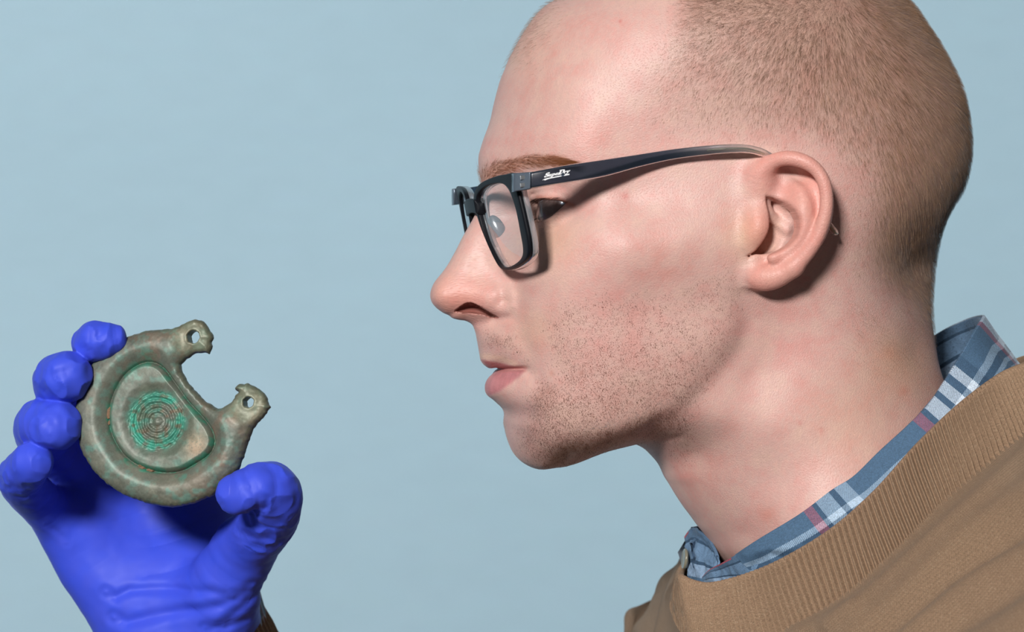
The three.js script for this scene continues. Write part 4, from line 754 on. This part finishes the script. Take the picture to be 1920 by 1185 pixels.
// woollen yarn: colour flecks and rows of V stitches; the tile is 16 x 16 mm
const heather = (u, v) => { const n = tileNoise(u, v, 96, 3), m = tileNoise(u, v, 40, 4), f = tileNoise(u, v, 160, 6); let c = mix3([126, 102, 80], [158, 129, 103], n); c = mix3(c, [190, 172, 146], sstep(f * m, 0.42, 0.66) * 0.45); return mix3(c, [92, 70, 52], sstep(1 - f * 0.6 - n * 0.4, 0.68, 0.9) * 0.6); };
const stitch = (u, v, cols, rowsN) => { const x = u * cols, y = v * rowsN, fx = x - Math.floor(x), s = fx < 0.5 ? fx * 2 : 2 - fx * 2, fy = (y + s * 0.5) % 1, leg = Math.sin(Math.PI * clamp(s * 1.05, 0, 1)); return clamp(0.25 + 0.75 * Math.sqrt(Math.max(0, Math.sin(Math.PI * fy))) * (0.35 + 0.65 * leg), 0, 1); };
const knitMap = dataTex(1024, (u, v) => { const h = stitch(u, v, 13, 16), c = heather(u, v), k = 0.82 + 0.26 * h; return c.map((q) => q * k); }, true), knitBump = dataTex(1024, (u, v) => { const h = 255 * stitch(u, v, 13, 16) * (0.85 + 0.15 * tileNoise(u, v, 160, 8)); return [h, h, h]; });  // gaps between stitches darkened in the colour, like shade
const wool = (name, mapT, bumpT, scale) => new THREE.MeshPhysicalMaterial({ name, map: mapT, bumpMap: bumpT, bumpScale: scale, roughness: 0.95, sheen: 0.45, sheenRoughness: 0.6, sheenColor: new THREE.Color(0.42, 0.36, 0.28), side: THREE.DoubleSide });
const tile = (t, s) => { const c = t.clone(); c.repeat.set(1 / s, 1 / s); c.needsUpdate = true; return c; };
const knit = wool('brown_knit', tile(knitMap, 16), tile(knitBump, 16), 0.00042);
const ribMap = dataTex(512, (u, v) => { return heather(u, v); }, true);
const rib = wool('brown_rib', tile(ribMap, 16), null, 0);
// sweater: neckband with raised ribs, then the body falling from it over the shoulders
const BAND_T = [[1278, 1080, 12], [1304, 1090, 32], [1336, 1092, 48], [1400, 1075, 66], [1470, 1045, 77], [1560, 990, 84], [1640, 920, 87], [1720, 832, 86], [1800, 757, 79], [1875, 702, 68], [1925, 680, 46], [1952, 664, 8], [1935, 664, -35], [1870, 690, -70], [1750, 760, -98], [1600, 850, -110], [1450, 935, -110], [1350, 1005, -94], [1290, 1048, -68], [1272, 1072, -28]];
const BAND_B = [[1298, 1200, 14], [1322, 1212, 36], [1355, 1214, 54], [1430, 1203, 74], [1512, 1170, 87], [1595, 1113, 95], [1682, 1034, 98], [1762, 952, 97], [1842, 882, 90], [1922, 815, 76], [1985, 770, 50], [2010, 750, 5], [1985, 755, -45], [1900, 790, -85], [1760, 850, -115], [1590, 930, -128], [1420, 1005, -128], [1310, 1075, -112], [1262, 1120, -84], [1272, 1170, -34]];
const toward = (p, c, d) => { const v = [c[0] - p[0], 0, c[2] - p[2]], l = Math.hypot(...v); return [p[0] + v[0] / l * d, p[1], p[2] + v[2] / l * d]; };
const sweater = new THREE.Group(); sweater.name = 'sweater'; person.add(sweater);
tag(sweater, 'brown heather knitted sweater');
{
  const nU = 2400, rows = between([BAND_T, BAND_T.map((p, i) => p.map((c, k) => lerp(c, BAND_B[i][k], 0.5) + (k === 2 ? Math.sign(p[2]) * 1.5 : 0))), BAND_B], nU, 22, true), mid = atZ(1610, 900, -10);
  // roll the top edge inward and down again so that the band has thickness
  const inner = [];
  for (const [dn, inw] of [[14, 3.4], [5, 3.2], [0.6, 2.4], [-0.3, 1.2]]) inner.push(rows[0].map((p, i) => { const q = toward(p, mid, inw), r = rows[8][i], l = Math.hypot(...r.map((c, k) => c - p[k])); return q.map((c, k) => c + (r[k] - p[k]) / l * dn); }));
  const all = [...inner, ...rows]; all.down = all.map((_, j) => j < 4 ? [-16, -6, -1.8, -0.8][j] : rows.down[j - 4]); all.arc = rows.arc;
  const pitch = rows.arc[nU] / Math.round(rows.arc[nU] / 2.75);
  part('neckband', loft(all, true, (u, v) => (1.35 * Math.cos(u / pitch * 2 * Math.PI + 0.6 * Math.sin(v * 0.16)) + 0.1 * Math.cos(v / 1.15 * 2 * Math.PI)) * (v < -1 ? 0.2 : sstep(v, -1, 2)) + 0.9 * Math.sin(u / 23) * Math.sin(v / 9)), rib, sweater);
  const R1 = [[1290, 1330, 22], [1330, 1345, 46], [1375, 1345, 72], [1460, 1330, 102], [1550, 1290, 120], [1645, 1225, 132], [1755, 1135, 138], [1860, 1045, 136], [1955, 955, 124], [2035, 885, 96], [2085, 840, 55], [2100, 815, 0], [2060, 820, -60], [1950, 850, -115], [1760, 890, -148], [1560, 960, -165], [1390, 1000, -168], [1268, 1045, -150], [1222, 1110, -118], [1240, 1230, -52]];
  const R2 = [[1280, 1500, 30], [1330, 1510, 62], [1390, 1505, 95], [1490, 1490, 132], [1590, 1450, 158], [1710, 1385, 178], [1840, 1290, 190], [1965, 1180, 192], [2075, 1075, 172], [2165, 990, 130], [2215, 940, 70], [2225, 915, 0], [2170, 920, -80], [2020, 940, -150], [1800, 960, -190], [1580, 1010, -215], [1380, 1040, -225], [1246, 1100, -205], [1192, 1190, -160], [1190, 1330, -70]];
  const R3 = [[1270, 1760, 40], [1330, 1770, 80], [1400, 1770, 120], [1510, 1750, 165], [1630, 1720, 195], [1770, 1680, 215], [1930, 1600, 226], [2080, 1480, 224], [2190, 1360, 198], [2270, 1260, 150], [2310, 1190, 80], [2310, 1150, 0], [2250, 1150, -90], [2090, 1150, -170], [1850, 1150, -220], [1600, 1170, -245], [1370, 1180, -260], [1262, 1225, -245], [1170, 1310, -190], [1190, 1520, -80]];
  const B0 = BAND_B.map((p, i) => p.map((c, k) => lerp(c, BAND_T[i][k], 0.06))), rows2 = between([B0, BAND_B.map((p, i) => p.map((c, k) => lerp(c, R1[i][k], 0.12) + (k === 2 ? Math.sign(p[2]) * 1.2 : 0))), R1, R2, R3, R3.map(([x, y, z], i) => [lerp(x, 1650, 0.12), y + 1300, lerp(z, -10, 0.1)])], 560, 260, true);
  const FOLDS = [[[[1630, 1200], [1740, 1120], [1830, 1045], [1930, 985]], 5.5, -3.2], [[[1560, 1180], [1680, 1075], [1800, 965], [1925, 850]], 4, 1.8], [[[1590, 1200], [1700, 1110], [1800, 1010], [1925, 920]], 6, 2.2], [[[1690, 1200], [1790, 1110], [1930, 1030]], 6, 2.6], [[[1700, 1220], [1830, 1150], [1930, 1085]], 5, -2.6], [[[1500, 1190], [1560, 1165], [1600, 1150]], 5, 1.6], [[[1262, 1050], [1225, 1110], [1212, 1190]], 4, -3], [[[1275, 1060], [1248, 1120], [1235, 1190]], 3.5, 2], [[[1180, 1150], [1200, 1190]], 4, 2.2]];
  part('knit_body', loft(rows2, true, (u, v, p) => { const [x, y] = toPx(...p); let d = (fbm(p[0] / 30, p[1] / 30, p[2] / 30, 2) - 0.5) * 3 * sstep(v, 4, 20); for (const [l, w, h] of FOLDS) { const r = segDist2(x, y, l) * MM / w; if (r < 3) d += 1.5 * h * Math.exp(-r * r); } return d; }), knit, sweater);
  const leftPath = [[2150, 1480, 150], [2185, 1700, 172], [2185, 2000, 190], [2100, 2300, 230]];
  // right sleeve: from the far shoulder down and forward to the wrist
  const path = catmull(at([[345, 1142, -95], [361, 1204, -95], [379, 1268, -97], [440, 1392, -100], [640, 1580, -112], [850, 1700, -170], [1060, 1680, -215], [1190, 1520, -225], [1292, 1330, -215]]), 120).slice(4);
  const tube = (pts, rad, nU) => { const rows = []; let up = new THREE.Vector3(0, 0, 1); pts.forEach((p, i) => { const t = new THREE.Vector3(...pts[Math.min(i + 1, pts.length - 1)]).sub(new THREE.Vector3(...pts[Math.max(i - 1, 0)])).normalize(), s = new THREE.Vector3().crossVectors(t, up).normalize(); up = new THREE.Vector3().crossVectors(s, t).normalize(); const row = []; for (let k = 0; k < nU; k++) { const q = -k / nU * 2 * Math.PI, r = rad(i, q); row.push([p[0] + (s.x * Math.cos(q) + up.x * Math.sin(q)) * r, p[1] + (s.y * Math.cos(q) + up.y * Math.sin(q)) * r, p[2] + (s.z * Math.cos(q) + up.z * Math.sin(q)) * r]); } rows.push(row); }); rows.down = [0]; for (let j = 1; j < pts.length; j++) rows.down.push(rows.down[j - 1] + Math.hypot(...pts[j].map((c, k) => c - pts[j - 1][k]))); return rows; };
  part('sleeve', loft(tube(path, (i, q) => i === 0 ? 31 : (34.5 + Math.min(i * 0.35, 24)) + 0.5 * Math.cos(q * 60) * (i < 18 ? 1 : 0.3), 480), true), rib, sweater);
  part('sleeve', loft(tube(catmull(at(leftPath), 60), (i) => 58 - i * 0.25, 120), true), knit, sweater);
  const cuffPath = catmull(at([[355, 1105, -92], [373, 1170, -92], [391, 1232, -94], [410, 1300, -98]]), 20);
  globalThis.cuffRows = tube(cuffPath, () => 31.5, 120);
}
// shirt: checked collar
const shirt = new THREE.Group(); shirt.name = 'shirt'; person.add(shirt);
tag(shirt, 'blue checked shirt with white and red stripes');
{
  const BLUE = [74, 104, 132], DARK = [52, 78, 104], LIGHT = [178, 200, 220], WHITE = [236, 242, 250], RED = [176, 84, 98];
  const FOLD = [[1378, 1040, 46], [1420, 1012, 57], [1500, 963, 67], [1560, 918, 71], [1600, 893, 72.5], [1650, 845, 73], [1700, 800, 71.5], [1740, 760, 68], [1765, 725, 64], [1800, 670, 55], [1828, 622, 39], [1846, 595, 12], [1840, 591, -12], [1810, 600, -40], [1760, 625, -62], [1680, 680, -76], [1580, 760, -83], [1480, 850, -81], [1390, 930, -67], [1325, 978, -44], [1296, 988, -30]];
  const LOW = [[1416, 1084, 52], [1470, 1076, 66], [1552, 1034, 77], [1622, 988, 82], [1664, 955, 84], [1718, 908, 84], [1768, 862, 82], [1812, 822, 77], [1842, 790, 72], [1882, 738, 62], [1908, 700, 44], [1920, 692, 14], [1912, 692, -14], [1880, 705, -50], [1820, 730, -78], [1730, 790, -94], [1610, 880, -98], [1480, 970, -96], [1375, 1040, -82], [1290, 1066, -54], [1270, 1036, -38]];
  const warp = (x) => x < 1506 ? BLUE : x < 1521 ? RED : x < 1529 ? DARK : x < 1553 ? LIGHT : x < 1563 ? DARK : x < 1585 ? LIGHT : x < 1712 ? BLUE : x < 1727 ? RED : x < 1735 ? DARK : x < 1753 ? WHITE : x < 1760 ? DARK : x < 1772 ? WHITE : x < 1781 ? DARK : x < 1791 ? WHITE : x < 1802 ? DARK : x < 1836 ? BLUE : x < 1841 ? RED : WHITE;
  const weft = (v) => v < 0.42 ? BLUE : v < 0.56 ? LIGHT : v < 0.7 ? DARK : v < 0.78 ? LIGHT : v < 0.86 ? BLUE : LIGHT;
  const fabric = (w, h, fn) => { const d = new Uint8Array(w * h * 4); for (let y = 0; y < h; y++) for (let x = 0; x < w; x++) { const c = fn((x + 0.5) / w, (y + 0.5) / h, x, y), o = (y * w + x) * 4; d[o] = clamp(c[0], 0, 255); d[o + 1] = clamp(c[1], 0, 255); d[o + 2] = clamp(c[2], 0, 255); d[o + 3] = 255; } const t = new THREE.DataTexture(d, w, h); t.magFilter = t.minFilter = THREE.LinearFilter; t.colorSpace = THREE.SRGBColorSpace; t.wrapS = t.wrapT = THREE.RepeatWrapping; t.needsUpdate = true; return t; };
  const foldX = catmull(FOLD, 1024).map((p, i) => i > 560 ? 1900 : p[0]);
  const twill = (x, y) => ((x + y * 1) % 6 + 6) % 6 < 3;
  const leafTex = fabric(2048, 160, (u, v, x, y) => { const X = foldX[Math.min(1023, Math.floor(u * 1024))], a = warp(X), b = weft(v), c = twill(x, y) ? a : b, n = 0.86 + 0.22 * hash3(x >> 1, y >> 1, 1); return mix3(c, mix3(a, b, 0.5), 0.35).map((q) => q * n); });
  const plainTex = fabric(512, 128, (u, v, x, y) => { const c = v < 0.05 && u < 0.13 ? RED : v < 0.16 ? [84, 112, 140] : v < 0.2 ? DARK : v < 0.5 ? [104, 134, 164] : v < 0.56 ? DARK : v < 0.8 ? [140, 166, 194] : BLUE, n = 0.85 + 0.25 * hash3(x, y, 3), s = Math.sin(u * 300 + v * 6) > 0.995 ? 0.8 : 1; return c.map((q) => q * n * s); });
  const cloth = (name, t) => new THREE.MeshPhysicalMaterial({ name, map: t, roughness: 0.85, sheen: 0.3, sheenRoughness: 0.5, sheenColor: new THREE.Color(0.6, 0.7, 0.8), side: THREE.DoubleSide });
  const shell = (top, low, nU, nV, thick, tex, wr, c) => {
    const rows = between([top, top.map((p, i) => p.map((q, k) => lerp(q, low[i][k], 0.45) + (k === 2 ? Math.sign(p[2]) * 1.6 : 0))), low], nU, nV, false), mid = atZ(1600, 880, -5), off = (p, d) => toward(p, mid, d);
    const front = rows.map((r, j) => r.map((p, i) => off(p, -wr(i / (nU - 1), j / (nV - 1), p)))), back = rows.map((r, j) => r.map((p, i) => off(p, thick - wr(i / (nU - 1), j / (nV - 1), p))));
    const all = [...back.slice().reverse(), ...front]; all.down = [...rows.down.slice().reverse().map((v) => -v - 0.3), ...rows.down];
    const g = loft(all, false), uv = g.attributes.uv, M = nU, tot = rows.down[nV - 1];
    for (let i = 0; i < uv.count; i++) uv.setXY(i, (i % M) / (M - 1), Math.abs(uv.getY(i)) / tot);
    return g;
  };
  const crease = (u, v, p) => { const [x, y] = toPx(...p); let d = (fbm(p[0] / 14, p[1] / 14, p[2] / 14, 3) - 0.5) * 2.6 * sstep(v, 0, 0.5); for (const [l, w, h] of [[[[1410, 1062], [1440, 1040], [1470, 1048], [1520, 1020], [1570, 985]], 2.2, -1.6], [[[1400, 1040], [1440, 1028], [1500, 1030]], 2, 0.8], [[[1560, 1000], [1640, 920], [1700, 860]], 3, 0.8]]) { const r = segDist2(x, y, l) * MM / w; if (r < 3) d += h * Math.exp(-r * r); } return d; };
  part('collar', shell(FOLD, LOW, 700, 36, 1.1, leafTex, crease), cloth('checked_cotton', leafTex), shirt);
  const ST = [[1316, 1082, 4], [1330, 1068, 16], [1352, 1056, 30], [1378, 1041, 43], [1420, 1014, 54], [1500, 965, 64], [1600, 895, 69.5], [1700, 802, 68.5], [1765, 728, 61], [1800, 673, 52], [1828, 625, 36], [1842, 600, 10], [1836, 595, -12], [1806, 604, -38], [1756, 629, -59], [1680, 685, -73], [1580, 765, -80], [1480, 855, -78], [1390, 935, -64], [1335, 985, -40], [1308, 1004, -24], [1293, 1018, -14]];
  const SB = [[1322, 1094, 8], [1345, 1098, 22], [1385, 1100, 38], [1420, 1112, 50], [1470, 1100, 60], [1552, 1054, 68], [1655, 985, 72], [1755, 895, 70], [1815, 825, 62], [1846, 772, 53], [1866, 725, 37], [1876, 702, 10], [1872, 700, -12], [1842, 710, -38], [1792, 735, -60], [1716, 790, -74], [1618, 870, -81], [1520, 960, -79], [1430, 1040, -65], [1380, 1092, -42], [1345, 1102, -26], [1310, 1108, -14]];
  const wr2 = (u, v, p) => (fbm(p[0] / 9, p[1] / 9, p[2] / 9, 3) - 0.5) * (u < 0.12 || u > 0.86 ? 5 : 2) * sstep(v, 0, 0.3) * (u < 0.08 || u > 0.9 ? 1 : 0.7);
  part('collar_stand', shell(ST, SB, 500, 30, 1.2, plainTex, wr2), cloth('blue_cotton', plainTex), shirt);
  // the far front edge of the collar, crumpled over its button
  const TT = [[1283, 1006, -34], [1296, 990, -26], [1310, 992, -15], [1322, 1004, -6], [1336, 1026, 2], [1343, 1042, 5]], TB = [[1290, 1098, -26], [1302, 1104, -16], [1314, 1106, -6], [1328, 1106, 2], [1342, 1104, 8], [1352, 1100, 12]];
  part('collar_tip', shell(TT, TB, 160, 60, 1.2, plainTex, (u, v, p) => (fbm(p[0] / 6, p[1] / 6, p[2] / 6, 3) - 0.5) * 5 * sstep(v, 0, 0.2) + 1.6 * Math.exp(-(((u - 0.45) / 0.12) ** 2))), cloth('light_cotton', plainTex), shirt);
  // button on the far collar point
  const prof = [[0, -1], [4.6, -1], [5.3, -0.6], [5.5, 0], [5.3, 0.7], [4.6, 1.0], [3.6, 0.5], [0, 0.4]].map(([x, y]) => new THREE.Vector2(x / 1000, y / 1000)), btn = part('button', new THREE.LatheGeometry(prof, 40), new THREE.MeshPhysicalMaterial({ name: 'horn_button', color: new THREE.Color(...L(128, 122, 104)), roughness: 0.25, clearcoat: 0.5, side: THREE.DoubleSide }), shirt);
  btn.position.copy(W3(atZ(1284, 1048, -30))); btn.rotation.set(0, 0, Math.PI / 2 - 0.1); btn.rotation.y = 0.12; btn.scale.setScalar(0.85);
  part('cuff', loft(globalThis.cuffRows, true), cloth('cuff_cotton', (() => { const t = fabric(256, 256, (u, v, x, y) => { const a = u * 8 % 1, b = v * 6 % 1, c = a < 0.12 ? RED : a < 0.4 ? [120, 110, 112] : a < 0.6 ? BLUE : LIGHT; return mix3(c, b < 0.3 ? LIGHT : BLUE, 0.35).map((q) => q * (0.8 + 0.3 * hash3(x, y, 4))); }); t.repeat.set(1 / 60, 1 / 60); return t; })()), shirt);
}
renderer.render(scene, camera);
